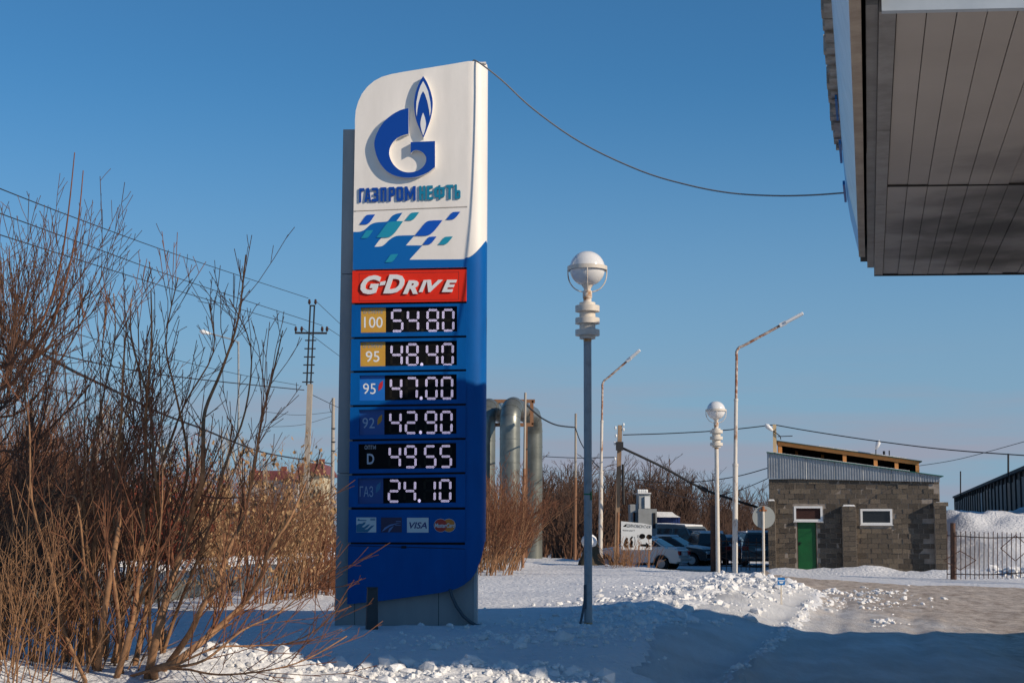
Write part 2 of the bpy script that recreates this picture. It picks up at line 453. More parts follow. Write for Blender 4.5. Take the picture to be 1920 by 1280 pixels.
# ------------------------------------------------------------------ the price pylon
PB = GP(768, 1168); PB.z = 0.0
PB.y = 25.0; PB.x = (768 - 960) / FPX * 25.0
PROT = R(-1.5)
PN = Vector((math.sin(-PROT) * -1, -math.cos(PROT), 0)).normalized()
PX = Vector((math.cos(PROT), math.sin(PROT), 0)); PN = Vector((PX.y, -PX.x, 0))
def P(px, py):                       # pixel -> (u, z) on the pylon's front plane
    d = ray(px, py); t = (PB - CAM).dot(PN) / d.dot(PN); q = CAM + d * t - PB
    return (q.dot(PX), q.z)
def PP(l): return [P(*a) for a in l]
WHITE = mat('pylon_white_panel', (0.86, 0.81, 0.745), (0.76, 0.715, 0.655), rough=0.45, scale=2.2, detail=8, stretch=(1, 1, .22), spec=0.5)
BLUE = mat('pylon_blue_panel', (0.0005, 0.102, 0.365), (0.002, 0.082, 0.295), rough=0.5, scale=2.5, detail=8, stretch=(1, 1, .3), spec=0.10)
WAVE = mat('pylon_wave_blue', (0.002, 0.12, 0.40), rough=0.45, spec=0.25)
DEEP = mat('logo_blue', (0.004, 0.055, 0.32), rough=0.3)
TEAL = mat('leaf_teal', (0.015, 0.27, 0.40), rough=0.3)
LEAFB = mat('leaf_blue', (0.006, 0.085, 0.46), rough=0.3)
TEALT = mat('lettering_teal', (0.01, 0.20, 0.33), rough=0.3)
REDP = mat('pylon_red_panel', (0.74, 0.028, 0.010), (0.68, 0.025, 0.009), rough=0.5, scale=3, spec=0.2)
SILV = mat('raised_silver_letters', (0.72, 0.72, 0.72), rough=0.35)
GREYP = mat('pylon_grey_cladding', (0.33, 0.34, 0.34), (0.27, 0.28, 0.285), rough=0.55, scale=2, spec=0.3, stretch=(1, 1, .25))
GAP = mat('dark_gap', (0.008, 0.010, 0.016), rough=0.8)
SCREEN = mat('black_led_screen', (0.006, 0.006, 0.007), rough=0.6, spec=0.08)
LED = mat('lit_led_dots', (0.5, 0.45, 0.6), emit=(0.80, 0.70, 1.0), estr=0.95)
LEDOFF = mat('unlit_led_dots', (0.030, 0.027, 0.020), rough=0.6, spec=0.1)
YEL = mat('amber_fuel_plate', (0.62, 0.36, 0.045), (0.60, 0.30, 0.04), rough=0.35, scale=3)
PLW = mat('plate_white_print', (0.78, 0.80, 0.80), rough=0.4)
PLG = mat('plate_grey_print', (0.33, 0.30, 0.25), rough=0.4)
pyl = thing('price_pylon', 'tall blue and white fuel station price pylon with lit prices', 'price sign', PB, PROT)
def xl(y): return 666.0 - (y - 225) * 14.0 / 905      # left edge of the shell
def xs_(y): return 878.0 - (y - 115) * 5.6 / 835        # seam before the rounded end
def xr(y): return 912.3 - (y - 118) * 4.0 / 890         # right edge
def yat(y, x): return y - (x - 770) * (0.014 if y < 950 else 0.0)
T0 = 0.03                                                 # panel thickness in front of the body
mb = MB()
top = [(666, 225), (667.5, 208), (672, 192), (679, 177), (689, 164), (702, 153), (716, 145.5), (735, 140), (760, 135.5), (800, 129), (840, 122.5), (878, 116)]
mb.prism(PP([(666, 225 + 20)] + top + [(xs_(388), 387.5), (xl(396), 396)]), -T0, 0.0)
mb.build('header_panel', WHITE, pyl)
# body behind the panels
mb = MB(); mb.prism(PP([(669, 226)] + [(a + 2, b + 2) for a, b in top[1:]] + [(876, 470), (667, 474)]), 0.0005, 0.46)
mb.build('upper_body', WHITE, pyl)
mb = MB(); mb.prism(PP([(667, 476), (875, 472), (872, 1090), (846, 1104), (800, 1111), (720, 1123), (656, 1129)]), 0.0005, 0.46)
mb.build('lower_body', GAP, pyl)
# rounded right end
def strip(name, m, ytop, ybot, rows):
    mb = MB(); nc = 10
    cols = []
    for c in range(nc + 1):
        t = c / nc
        yt = ytop(t); yb = ybot(t); col = []
        for r in range(rows + 1):
            y = yt + (yb - yt) * r / rows
            x = xs_(y) + (xr(y) - xs_(y)) * t
            u, z = P(x, y)
            col.append((u, -T0 + 0.24 * (1 - math.sqrt(max(0, 1 - t * t * 0.985))), z))
        cols.append(col)
    cols.append([(p[0] + 0.004, 0.45, p[2]) for p in cols[-1]])
    cols.insert(0, [(p[0], 0.0, p[2]) for p in cols[0]])
    o = 0
    vs = [p for col in cols for p in col]; n = rows + 1
    fs = []
    for c in range(len(cols) - 1):
        for r in range(rows):
            a = c * n + r; fs.append((a, a + 1, a + n + 1, a + n))
    mb.add(vs, fs)
    # top and bottom lids
    for r in (0, rows):
        ids = [c * n + r for c in range(len(cols))] + [len(vs)]
    o = mb.build(name, m, pyl, smooth='auto')
    return o
curve = lambda t: 484 - 4 * t - 33 * t ** 1.7 if t < 1 else 447
strip('rounded_end_upper', WHITE, lambda t: 116 - 0.7 * t, curve, 12)
yb_ = lambda t: np.interp(t, [0, .3, .55, .8, .93, 1], [1094, 1086, 1073, 1050, 1030, 1015])
strip('rounded_end_lower', BLUE, lambda t: curve(t) + 0.4, yb_, 22)
mb = MB(); mb.prism(PP([(878, 116.2), (911, 115.6), (911, 118), (878, 118.5)]), 0.02, 0.45); mb.build('end_cap', WHITE, pyl)
# raised emblem
def zpx(l, ox=620.0, oy=100.0, s=4.0): return [(ox + a / s, oy + b / s) for a, b in l]
def smooth_closed(l, corners, k=3):
    outp = []; n = len(l)
    for i in range(n):
        p0, p1, p2, p3 = l[i - 1], l[i], l[(i + 1) % n], l[(i + 2) % n]
        if i in corners: p0 = p1
        if (i + 1) % n in corners: p3 = p2
        for j in range(k):
            t = j / k; t2 = t * t; t3 = t2 * t
            outp.append(tuple(0.5 * (2 * p1[c] + (p2[c] - p0[c]) * t + (2 * p0[c] - 5 * p1[c] + 4 * p2[c] - p3[c]) * t2 + (3 * p1[c] - p0[c] - 3 * p2[c] + p3[c]) * t3) for c in (0, 1)))
    return outp
Gl = [(590, 427), (540, 437), (490, 460), (440, 495), (400, 535), (365, 590), (343, 640), (333, 690), (339, 740), (355, 795), (385, 850), (425, 895), (475, 925), (530, 940), (590, 945), (650, 938), (700, 922), (750, 895), (787, 865), (787, 672), (605, 680), (605, 765), (625, 745), (650, 740), (680, 748), (705, 768), (720, 795), (718, 830), (700, 862), (665, 890), (620, 903), (575, 905), (530, 892), (490, 862), (460, 820), (445, 770), (450, 725), (470, 685), (505, 650), (545, 630), (590, 618)]
Gc = {0, 18, 19, 20, 21, 40}
LD = 0.09
RIM = mat('emblem_white_rim', (0.78, 0.77, 0.75), rough=0.4)
mb = MB(); mb.prism(PP(zpx(smooth_closed(Gl, Gc))), -T0 - LD, -T0 - 0.002, 0, 1)
emb = mb.build('emblem_letter', [DEEP, RIM], pyl)
Fl = [(698, 187), (725, 230), (750, 290), (766, 350), (770, 400), (764, 460), (750, 520), (725, 590), (700, 650), (675, 590), (650, 530), (636, 470), (630, 400), (636, 340), (650, 285), (672, 230)]
mb = MB(); mb.prism(PP(zpx(smooth_closed(Fl, {0, 8}))), -T0 - LD, -T0 - 0.002, 0, 1)
fl = mb.build('emblem_flame', [DEEP, RIM], pyl)
mb = MB()
mb.prism(PP(zpx([(698, 225), (718, 262), (735, 300), (752, 380), (757, 440), (748, 490), (742, 440), (730, 380), (712, 325), (697, 300), (680, 330), (663, 390), (655, 440), (650, 490), (645, 440), (648, 380), (662, 310), (678, 262)])), -T0 - LD - 0.004, -T0 - LD + 0.001)
mb.build('flame_tongue', RIM, fl)
mb = MB(); mb.prism(PP(zpx(smooth_closed([(698, 460), (712, 500), (719, 545), (712, 590), (698, 632), (685, 590), (678, 545), (684, 500)], {0, 4}))), -T0 - LD - 0.004, -T0 - LD + 0.001)
mb.build('flame_core', RIM, fl)
# raised heavy lettering, one piece for each letter
def bx_(x0, z0, x1, z1): return [(x0, z0), (x1, z0), (x1, z1), (x0, z1)]
def mir(p): return [(1 - u, v) for u, v in p]
_O = [(0, .1), (.12, 0), (.34, 0), (.34, 1), (.12, 1), (0, .9)]
_A = [(0, 0), (.28, 0), (.5, .80), (.5, 1), (.30, 1)]
_F = [(0, .3), (.1, .15), (.405, .15), (.405, .31), (.24, .36), (.24, .66), (.405, .70), (.405, .86), (.1, .86), (0, .72)]
HEAVY = {'Г': [bx_(0, 0, .38, 1), bx_(.38, .8, 1, 1)], 'А': [_A, mir(_A), [(.345, .2), (.655, .2), (.61, .36), (.39, .36)]],
 'З': [bx_(0, .8, .66, 1), [(.66, .53), (.92, .53), (1, .62), (1, .88), (.86, 1), (.66, 1)], bx_(.3, .42, .66, .59), [(.66, 0), (.86, 0), (1, .12), (1, .42), (.92, .5), (.66, .5)], bx_(0, 0, .66, .2)],
 'П': [bx_(0, 0, .36, 1), bx_(.64, 0, 1, 1), bx_(.36, .8, .64, 1)], 'Р': [bx_(0, 0, .36, 1), bx_(.36, .81, .66, 1), bx_(.36, .38, .66, .56), [(.66, .38), (.86, .38), (1, .5), (1, .88), (.86, 1), (.66, 1)]],
 'О': [_O, mir(_O), bx_(.34, .82, .66, 1), bx_(.34, 0, .66, .18)], 'М': [bx_(0, 0, .23, 1), bx_(.77, 0, 1, 1), [(.23, 1), (.23, .58), (.5, .08), (.5, .48)], [(.77, .58), (.77, 1), (.5, .48), (.5, .08)]],
 'Н': [bx_(0, 0, .36, 1), bx_(.64, 0, 1, 1), bx_(.36, .42, .64, .6)], 'Е': [bx_(0, 0, .4, 1), bx_(.4, .81, 1, 1), bx_(.4, .42, .92, .59), bx_(.4, 0, 1, .19)],
 'Ф': [bx_(.41, 0, .59, 1), _F, mir(_F)], 'Т': [bx_(0, .8, 1, 1), bx_(.32, 0, .68, .8)], 'Ь': [bx_(0, 0, .38, 1), bx_(.38, .42, .66, .6), bx_(.38, 0, .66, .18), [(.66, 0), (.86, 0), (1, .1), (1, .5), (.86, .6), (.66, .6)]]}
for i, (ch, a, b) in enumerate([('Г', 217, 255), ('А', 257, 306), ('З', 312, 360), ('П', 376, 420), ('Р', 437, 484), ('О', 495, 545), ('М', 558, 640), ('Н', 666, 712), ('Е', 724, 768), ('Ф', 778, 858), ('Т', 868, 920), ('Ь', 932, 975)]):
    ty = lambda x: 1018 - (x - 217) * 30 / 760.0
    by = lambda x: 1122 - (x - 217) * 27 / 760.0
    q = lambda x, y: P(620 + x / 4.0, 100 + y / 4.0)
    mb = MB()
    for poly in HEAVY[ch]:
        mb.prism([q(a + (b - a) * u, by(a + (b - a) * u) + (ty(a + (b - a) * u) - by(a + (b - a) * u)) * v) for u, v in poly], -T0 - 0.026, -T0 - 0.002)
    mb.build('letter', DEEP if i < 7 else TEALT, pyl)
# wave panel
z2 = lambda l: zpx(l, 620.0, 380.0, 4.0)
mb = MB(); mb.prism(PP([(xl(398), 398.0), (xs_(390), 390.0), (xs_(501), 501.5), (xl(506), 506)]), -T0, 0.0)
wavep = mb.build('wave_panel', WHITE, pyl)
mb = MB(); WV = [(172, 222), (215, 221), (250, 210), (275, 190), (300, 168), (340, 152), (420, 145), (440, 130), (460, 105), (490, 88), (540, 78), (515, 115), (495, 140), (545, 142), (500, 205), (470, 240), (430, 262), (385, 265), (330, 333), (380, 330), (410, 312), (440, 283), (475, 260), (515, 250), (632, 247), (565, 323), (690, 323), (592, 430), (970, 427), (1005, 420), (1027, 410), (1026, 486), (168, 505)]
mb.prism(PP(z2(smooth_closed(WV, {0, 10, 12, 13, 18, 24, 25, 26, 27, 30, 31, 32}))), -T0 - 0.003, -T0 + 0.001)
mb.build('wave_print', WAVE, wavep)
for (a, b, c, d, m) in ((220, 167, 335, 92, LEAFB), (560, 137, 665, 76, TEAL), (867, 131, 973, 72, LEAFB), (632, 252, 840, 135, LEAFB), (345, 265, 545, 142, TEAL), (230, 270, 320, 210, TEAL), (692, 318, 795, 257, LEAFB), (808, 318, 917, 257, TEAL), (410, 450, 508, 388, TEAL)):
    w = c - a; h = b - d
    lf = [(a, b), (a + .2 * w, b - .43 * h), (a + .375 * w, b - .81 * h), (a + .525 * w, b - .96 * h), (c, d), (a + .785 * w, b - .5 * h), (a + .625 * w, b - .19 * h), (a + .44 * w, b - .02 * h)]
    mb = MB(); mb.prism(PP(z2(smooth_closed(lf, {0, 4}))), -T0 - 0.014, -T0 - 0.0035); mb.build('leaf', m, wavep)
# panels below, each with the recess of its own screen
def rect(a, b, c, d): return [P(a, b), P(c, b), P(c, d), P(a, d)]
def slab(y0, y1): return [P(xl(y0) - 0.3, yat(y0, xl(y0))), P(xs_(y0), yat(y0, 876)), P(xs_(y1), yat(y1, 876)), P(xl(y1) - 0.3, yat(y1, xl(y1)))]
mb = MB(); mb.prism(slab(507.5, 567.5), -T0 - 0.03, 0.0); redp = mb.build('banner_panel', REDP, pyl, bevel=0.004)
mb = MB()
for e in ((674, 512, 861, 512.9), (674, 563.1, 861, 564), (674, 512, 674.8, 564), (860.2, 512, 861, 564)):
    mb.prism([P(e[0], yat(e[1], e[0])), P(e[2], yat(e[1], e[2])), P(e[2], yat(e[3], e[2])), P(e[0], yat(e[3], e[0]))], -T0 - 0.0315, -T0 - 0.029)
mb.build('panel_seam', mat('red_seam', (0.25, 0.012, 0.008), rough=0.5), redp)
def ztext(x0, x1, yt, yb, ox=620.0, oy=380.0, tilt=0.0):
    q = lambda x, y: P(ox + x / 4.0, oy + y / 4.0)
    return q(x0, yb), q(x1, yb - tilt), q(x0, yt), q(x1, yt - tilt)
for s, a, b, yt, yb in (('G', 228, 382, 550, 692), ('D', 398, 558, 545, 686), ('R', 545, 662, 588, 690), ('I', 664, 728, 586, 676), ('V', 724, 845, 584, 676), ('E', 836, 950, 584, 676)):
    mb = MB(); put_text(mb, s, *ztext(a, b, yt, yb), -T0 - 0.058, 0.027, bold=0.045, shear=0.34); mb.build('letter', SILV, redp)
mb = MB(); mb.prism([P(620 + a / 4, 380 + b / 4) for a, b in ((378, 600), (418, 592), (410, 622), (370, 628))], -T0 - 0.058, -T0 - 0.031); mb.build('letter', SILV, redp)

SEG = {'0': 'abcdef', '1': 'bc', '2': 'abged', '3': 'abgcd', '4': 'fgbc', '5': 'afgcd', '6': 'afgedc', '7': 'abc', '8': 'abcdefg', '9': 'abcdfg'}
def seg_dots(u0, u1, z0, z1):       # dot centres of each segment: three staggered rows
    w = u1 - u0; hh = z1 - z0; zm = (z0 + z1) / 2; p = w / 9.0
    D = {k: [] for k in 'abcdefg'}
    def hrow(zc, k):
        for r in (-1, 0, 1):
            n = 6 if r else 7
            for i in range(n):
                D[k].append(((u0 + u1) / 2 + (i - (n - 1) / 2) * p, zc + r * p * 0.62))
    def vrow(uc, za, zb, k):
        for c in (-1, 0, 1):
            n = 6 if c else 7
            for i in range(n):
                zz = za + (zb - za) * (i + 0.5 + (0 if c == 0 else 0.5)) / 7.0
                D[k].append((uc + c * p * 0.62, zz))
    o = p * 0.62
    hrow(z1 - o, 'a'); hrow(z0 + o, 'd'); hrow(zm, 'g')
    g = p * 1.0
    vrow(u1 - o, zm + g, z1 - g * 1.3, 'b'); vrow(u1 - o, z0 + g * 1.3, zm - g, 'c')
    vrow(u0 + o, zm + g, z1 - g * 1.3, 'f'); vrow(u0 + o, z0 + g * 1.3, zm - g, 'e')
    return D, p
def dots(mb, pts, r, y):
    for u, z in pts: mb.add([(u - r, y, z), (u, y, z - r), (u + r, y, z), (u, y, z + r)], [(0, 1, 2, 3)])
rows = [(571, 631, '54.80', False), (635, 694, '48.40', True), (698, 758, '47.00', True), (762, 822, '42.90', True), (826, 886, '49.55', False), (890, 950.5, '24.10', True)]
for i, (ya, yb, price, dot) in enumerate(rows):
    mb = MB()
    pan = slab(ya, yb); h_l = 677 - i * 1.0; h_r = 857.5 - i * 0.45
    ha = ya + 5.2; hb = yb - 7.8
    hole = [P(h_l, yat(ha, h_l)), P(h_r, yat(ha, h_r)), P(h_r, yat(hb, h_r)), P(h_l, yat(hb, h_l))]
    for k in range(4):
        j = (k + 1) % 4; mb.prism([pan[k], pan[j], hole[j], hole[k]], -T0 - 0.03, 0.0)
    pp_ = mb.build('price_panel', BLUE, pyl)
    xm = h_l + 46.5
    BK = -0.004
    mb = MB(); mb.prism([P(xm + .2, yat(ha, xm)), hole[1], hole[2], P(xm + .2, yat(hb, xm))], BK, 0.0003); mb.build('screen', SCREEN, pp_)
    pm = [YEL, YEL, mat('light_blue_fuel_plate', (0.01, 0.14, 0.50), rough=0.35), mat('dark_blue_fuel_plate', (0.008, 0.075, 0.30), rough=0.35), SCREEN, mat('gas_fuel_plate', (0.008, 0.065, 0.26), rough=0.35)][i]
    mb = MB(); mb.prism([hole[0], P(xm, yat(ha, xm)), P(xm, yat(hb, xm)), hole[3]], BK, 0.0003)
    plate = mb.build('fuel_plate', pm, pp_)
    def tx(s, x0, x1, yt, yb2, m, bold=0.0, shear=0.0, nm='lettering'):
        mbb = MB(); put_text(mbb, s, P(xl(ya) + x0, ya + yb2), P(xl(ya) + x1, ya + yb2), P(xl(ya) + x0, ya + yt), P(xl(ya) + x1, ya + yt), BK - 0.002, bold=bold, shear=shear)
        mbb.build(nm, m, plate)
    def leafp(x0, x1, yt, yb2, m):
        mbb = MB(); b_ = xl(ya); w = x1 - x0; h = yb2 - yt
        mbb.prism([P(b_ + x0 + u * w, ya + yt + v * h) for u, v in ((0, 1), (0.03, .55), (.3, .25), (1, 0), (.95, .5), (.65, .78))], BK - 0.004, BK - 0.0005); mbb.build('leaf_mark', m, plate)
    if i < 2:
        tx('G·DRIVE', 20.5, 59, 9, 17, PLG, 0.02, 0.3)
        tx('100' if i == 0 else '95', 22 if i == 0 else 26, 57 if i == 0 else 52, 23, 43.5, PLW, 0.006)
    elif i == 2: tx('95', 22, 46, 20.5, 40.5, PLW); leafp(51, 59.5, 15, 35, mat('red_leaf_mark', (0.55, 0.02, 0.03), rough=0.4))
    elif i == 3: tx('92', 22, 45, 21, 40.5, mat('dull_blue_print', (0.30, 0.42, 0.56), rough=0.4)); leafp(50, 59, 14.5, 34.5, mat('amber_leaf_mark', (0.48, 0.24, 0.02), rough=0.4))
    elif i == 4: tx('ОПТИ', 27, 48, 8.5, 16, mat('pale_print', (0.5, 0.53, 0.6), rough=0.4), 0.01); tx('D', 31.5, 45, 24, 44, MATS['pale_print'], 0.02)
    else: tx('ГАЗ', 19, 44, 21, 41, MATS['dull_blue_print']); leafp(49, 58, 12.5, 34, mat('teal_leaf_mark', (0.02, 0.17, 0.34), rough=0.4))
    ds = [c for c in price if c != '.']
    shift = -i * 1.15
    for k, ch in enumerate(ds):
        x0 = (734.0, 763.5, 800.5, 829.7)[k] + shift; x1 = x0 + 21.7
        u0, z1 = P(x0, ya + 9.3 - k * 0.3); u1, z0 = P(x1, ya + 51.2 - k * 0.3)
        D, p = seg_dots(u0, u1, z0, z1)
        on = MB(); off = MB()
        for s_ in 'abcdefg': dots(on if s_ in SEG[ch] else off, D[s_], p * 0.34, BK - 0.003)
        dg_ = on.build('digit', LED, pp_)
        if off.v: stuff(off.build('unlit_segments', LEDOFF, dg_))
    u, z = P(792 + shift, ya + 48.2)
    mbb = MB(); dots(mbb, [(u + dx * p, z + dz * p) for dx, dz in ((0, 0), (-.7, .5), (.7, .5), (-.7, -.5), (.7, -.5), (0, 1), (0, -1))], p * 0.5, BK - 0.003)
    mbb.build('decimal_point', LED if dot else LEDOFF, pp_)
# payment cards
mb = MB(); mb.prism(slab(955, 1016), -T0 - 0.02, 0.0); cp = mb.build('card_panel', BLUE, pyl)
CARDW = mat('card_white', (0.60, 0.66, 0.66), rough=0.4); NAVY = mat('card_navy', (0.010, 0.018, 0.07), rough=0.3)
MCR = mat('card_red', (0.42, 0.03, 0.02), rough=0.4); MCY = mat('card_orange', (0.62, 0.20, 0.02), rough=0.4); NAVT = mat('navy_print', (0.02, 0.03, 0.16), rough=0.4)
YC = -T0 - 0.02
def card(a, b, c, d, m, lay=1): 
    mbb = MB(); mbb.prism(rect(a, b, c, d), YC - 0.004, YC - 0.0005); return mbb.build('payment_card', m, cp)
c1 = card(668.8, 969.5, 706, 997.5, CARDW); c2 = card(715, 969.5, 754, 997.3, NAVY); c3 = card(763.7, 970, 804, 997.8, CARDW)
mb = MB(); mb.prism(PP([(669, 997.2), (669, 984), (674, 981), (680, 981), (683, 978.5), (687, 978.5), (684, 983), (679, 987), (683, 988), (690, 983), (695, 982), (690, 988), (684, 992), (690, 991), (697, 985), (703, 984), (697, 990), (690, 997.2)]), YC - 0.0055, YC - 0.0035)
mb.prism(PP([(670.5, 975.8), (673, 971.5), (675.5, 974), (688, 974.4), (688, 976)]), YC - 0.0055, YC - 0.0035); mb.prism(rect(695, 971.5, 704.5, 973.2), YC - 0.0055, YC - 0.0035); mb.prism(rect(695, 974, 704.5, 975.2), YC - 0.0055, YC - 0.0035)
mb.build('card_print', mat('card_teal_print', (0.02, 0.16, 0.28), rough=0.4), c1)
mb = MB(); mb.prism(PP([(716, 996.5), (722, 988.5), (732, 983), (744, 980.5), (753, 979.5), (741, 982.5), (731, 986.5), (722, 993)]), YC - 0.0055, YC - 0.0035); mb.prism(PP([(728, 997), (731, 990), (739, 985), (736, 990), (730.5, 997)]), YC - 0.0055, YC - 0.0035); mb.prism(rect(743, 976.5, 752, 977.6), YC - 0.0055, YC - 0.0035); mb.prism(rect(741, 983.5, 752, 984.4), YC - 0.0055, YC - 0.0035)
mb.build('card_print', mat('card_sky_print', (0.10, 0.20, 0.42), rough=0.4), c2)
mb = MB(); put_text(mb, 'VISA', P(768, 990.3), P(801, 990.3), P(768, 978.3), P(801, 978.3), YC - 0.0055, bold=0.02, shear=0.25); mb.build('lettering', NAVT, c3)
def oval(cx, cy, rx, ry): return PP([(cx + rx * math.cos(t * math.pi / 14), cy + ry * math.sin(t * math.pi / 14)) for t in range(28)])
mb = MB(); mb.prism(oval(826.5, 984.4, 12.6, 12.6), YC - 0.0035, YC - 0.0005); mb.prism(oval(842, 984.4, 12.6, 12.6), YC - 0.0030, YC - 0.0002); c4 = mb.build('payment_card', CARDW, cp)
mb = MB(); mb.prism(oval(826.5, 984.4, 12.0, 12.0), YC - 0.0055, YC - 0.001); mb.build('card_print', MCR, c4)
mb = MB(); mb.prism([q for q in oval(842, 984.4, 12.0, 12.0)], YC - 0.005, YC - 0.001); mb.build('card_print', MCY, c4)
mb = MB(); put_text(mb, 'MasterCard', P(815.5, 988.6), P(853.5, 988.6), P(815.5, 980.3), P(853.5, 980.3), YC - 0.0065, bold=0.02, shear=0.2); mb.build('lettering', CARDW, c4)
# bottom panel
mb = MB(); mb.prism(PP([(xl(1020), 1019.5), (872.6, 1021), (872, 1094.5), (858, 1102), (846, 1106), (825, 1110.5), (800, 1114), (760, 1119.5), (720, 1125), (652, 1132)]), -T0 - 0.012, 0.0)
btm = mb.build('bottom_panel', BLUE, pyl)
mb = MB(); mb.prism(PP([(655, 1021.6), (757, 1024.2), (872, 1027.8), (872, 1029), (757, 1025.4), (655, 1022.8)]), -T0 - 0.0135, -T0 - 0.011); mb.prism(rect(753, 1022.5, 762.5, 1027.5), -T0 - 0.016, -T0 - 0.0115); mb.build('panel_seam', GAP, btm)
# grey core slab
KY0, KY1 = 0.10, 0.52
def kx(y): return 642 - (y - 240) * 16.0 / 922
for a, b in ((240, 511.3), (512.5, 886), (887.2, 1190)):
    mb = MB()
    mb.prism([P(kx(a), a), P(900, a), P(893.5, b) if b > 1000 else P(898, b), P(kx(b), b)] if b < 1000 else [P(kx(a), a), P(898, a), P(893.5, 1080), P(893.0, b), P(kx(b), b)], KY0, KY1)
    mb.build('grey_core_slab', GREYP, pyl)
mb = MB()
for x in (663, 821): mb.prism(rect(x, 1100, x + 0.9, 1185), KY0 - 0.003, KY0 + 0.001)
mb.build('cladding_seam', GAP, pyl)
mb = MB(); mb.prism(rect(888, 1074, 893.4, 1190), KY0 - 0.012, KY0 - 0.002); mb.build('sunlit_corner_trim', mat('sunlit_trim', (0.42, 0.43, 0.43), rough=0.4), pyl)  # narrow corner strip; its pale colour stands for sunlight on the slab's side
mb = MB()
def c3(px, py, y): u, z = P(px, py); return (u, y, z)
mb.tube([c3(844, 1104, -0.05), c3(848, 1118, -0.03), c3(856, 1136, -0.02), c3(868, 1153, -0.02), c3(880, 1164, -0.03), c3(893, 1171.5, -0.04), c3(916, 1174, -0.05)], 0.028, 7)
mb.build('conduit', mat('grey_conduit', (0.07, 0.09, 0.11), rough=0.6), pyl, smooth=True)

# ------------------------------------------------------------------ station canopy, upper right
ZS = 5.4
A0 = WZ(1639, 515, ZS); A1 = WZ(1648, 20, ZS); A2 = WZ(1920, 512.5, ZS)
E2 = Vector((A1.x - A0.x, A1.y - A0.y, 0)); CLEN = E2.length; E2.normalize()       # towards the camera
E1 = Vector((A2.x - A0.x, A2.y - A0.y, 0)).normalized()                              # to the right
AW = 27.0
SOF = bpy.data.materials.new('soffit_panel'); SOF.use_nodes = True
def soffit_nodes():
    t = SOF.node_tree; b = t.nodes['Principled BSDF']; b.inputs['Roughness'].default_value = 0.6
    ge = t.nodes.new('ShaderNodeNewGeometry')
    n = t.nodes.new('ShaderNodeTexNoise'); n.inputs['Scale'].default_value = 0.9; n.inputs['Detail'].default_value = 6
    t.links.new(ge.outputs['Position'], n.inputs['Vector'])
    mx = t.nodes.new('ShaderNodeMix'); mx.data_type = 'RGBA'
    mx.inputs['A'].default_value = (0.46, 0.415, 0.375, 1); mx.inputs['B'].default_value = (0.32, 0.28, 0.245, 1)
    t.links.new(n.outputs['Fac'], mx.inputs['Factor'])
    cur = mx.outputs['Result']
    # soot smudges over the pumps, round blots with ragged edges
    for (px, py, r, s) in ((1865, 425, 1.1, 1.0), (1810, 470, 1.05, 0.95), (1875, 488, 0.9, 1.0), (1890, 370, 0.9, 0.75), (1720, 420, 0.6, 0.35), (1900, 300, 0.6, 0.4)):
        c = WZ(px, py, ZS)
        vm = t.nodes.new('ShaderNodeVectorMath'); vm.operation = 'DISTANCE'; vm.inputs[1].default_value = c
        wn = t.nodes.new('ShaderNodeTexNoise'); wn.inputs['Scale'].default_value = 1.6; wn.inputs['Detail'].default_value = 5
        t.links.new(ge.outputs['Position'], wn.inputs['Vector']); t.links.new(ge.outputs['Position'], vm.inputs[0])
        ad = t.nodes.new('ShaderNodeMath'); ad.operation = 'MULTIPLY_ADD'; ad.inputs[1].default_value = 1.6; 
        sub = t.nodes.new('ShaderNodeMath'); sub.operation = 'SUBTRACT'; sub.inputs[1].default_value = 0.5
        t.links.new(wn.outputs['Fac'], sub.inputs[0]); t.links.new(sub.outputs[0], ad.inputs[0]); t.links.new(vm.outputs['Value'], ad.inputs[2])
        mr = t.nodes.new('ShaderNodeMapRange'); mr.interpolation_type = 'SMOOTHSTEP'; mr.inputs['From Min'].default_value = r * 1.5; mr.inputs['From Max'].default_value = 0.0; mr.inputs['To Max'].default_value = s
        t.links.new(ad.outputs[0], mr.inputs['Value'])
        m2 = t.nodes.new('ShaderNodeMix'); m2.data_type = 'RGBA'; m2.inputs['B'].default_value = (0.03, 0.028, 0.026, 1)
        t.links.new(cur, m2.inputs['A']); t.links.new(mr.outputs[0], m2.inputs['Factor']); cur = m2.outputs['Result']
    t.links.new(cur, b.inputs['Base Color'])
soffit_nodes()
canopy = thing('station_canopy', 'filling station canopy overhead with brown soffit panels, upper right corner', 'canopy', (A0.x, A0.y, 0))
ORG = Vector((A0.x, A0.y, 0))
def CP(a, b, z): return Vector((A0.x, A0.y, 0)) + E1 * a + E2 * b + Vector((0, 0, z))
def cbox(mb, a0, a1, b0, b1, z0, z1, mi=0):
    vs = [CP(a, b, z) for z in (z0, z1) for a, b in ((a0, b0), (a1, b0), (a1, b1), (a0, b1))]
    mb.add(vs, [(0, 1, 2, 3), (7, 6, 5, 4), (4, 5, 1, 0), (5, 6, 2, 1), (6, 7, 3, 2), (7, 4, 0, 3)], mi)
TRIM = mat('canopy_grey_trim', (0.30, 0.285, 0.27), (0.20, 0.185, 0.17), rough=0.5, scale=2.5, metal=0.2)
DARKS = mat('canopy_dark_gap', (0.02, 0.018, 0.016), rough=0.8)
BLUEG = mat('canopy_blue_grey_fascia', (0.42, 0.47, 0.52), (0.36, 0.41, 0.46), rough=0.4, scale=2)
FASB = mat('canopy_fascia_panel', (0.62, 0.61, 0.58), (0.50, 0.49, 0.46), rough=0.3, scale=3, spec=0.6)
FASBL = mat('canopy_fascia_blue', (0.015, 0.16, 0.45), rough=0.3)
RUSTY = mat('old_zinc_sheet', (0.44, 0.42, 0.39), (0.27, 0.23, 0.19), rough=0.5, metal=0.3, scale=4)
s1 = WZ(1660, 347.5, ZS)
BSEAM = (Vector((s1.x, s1.y, 0)) - ORG).dot(E2)
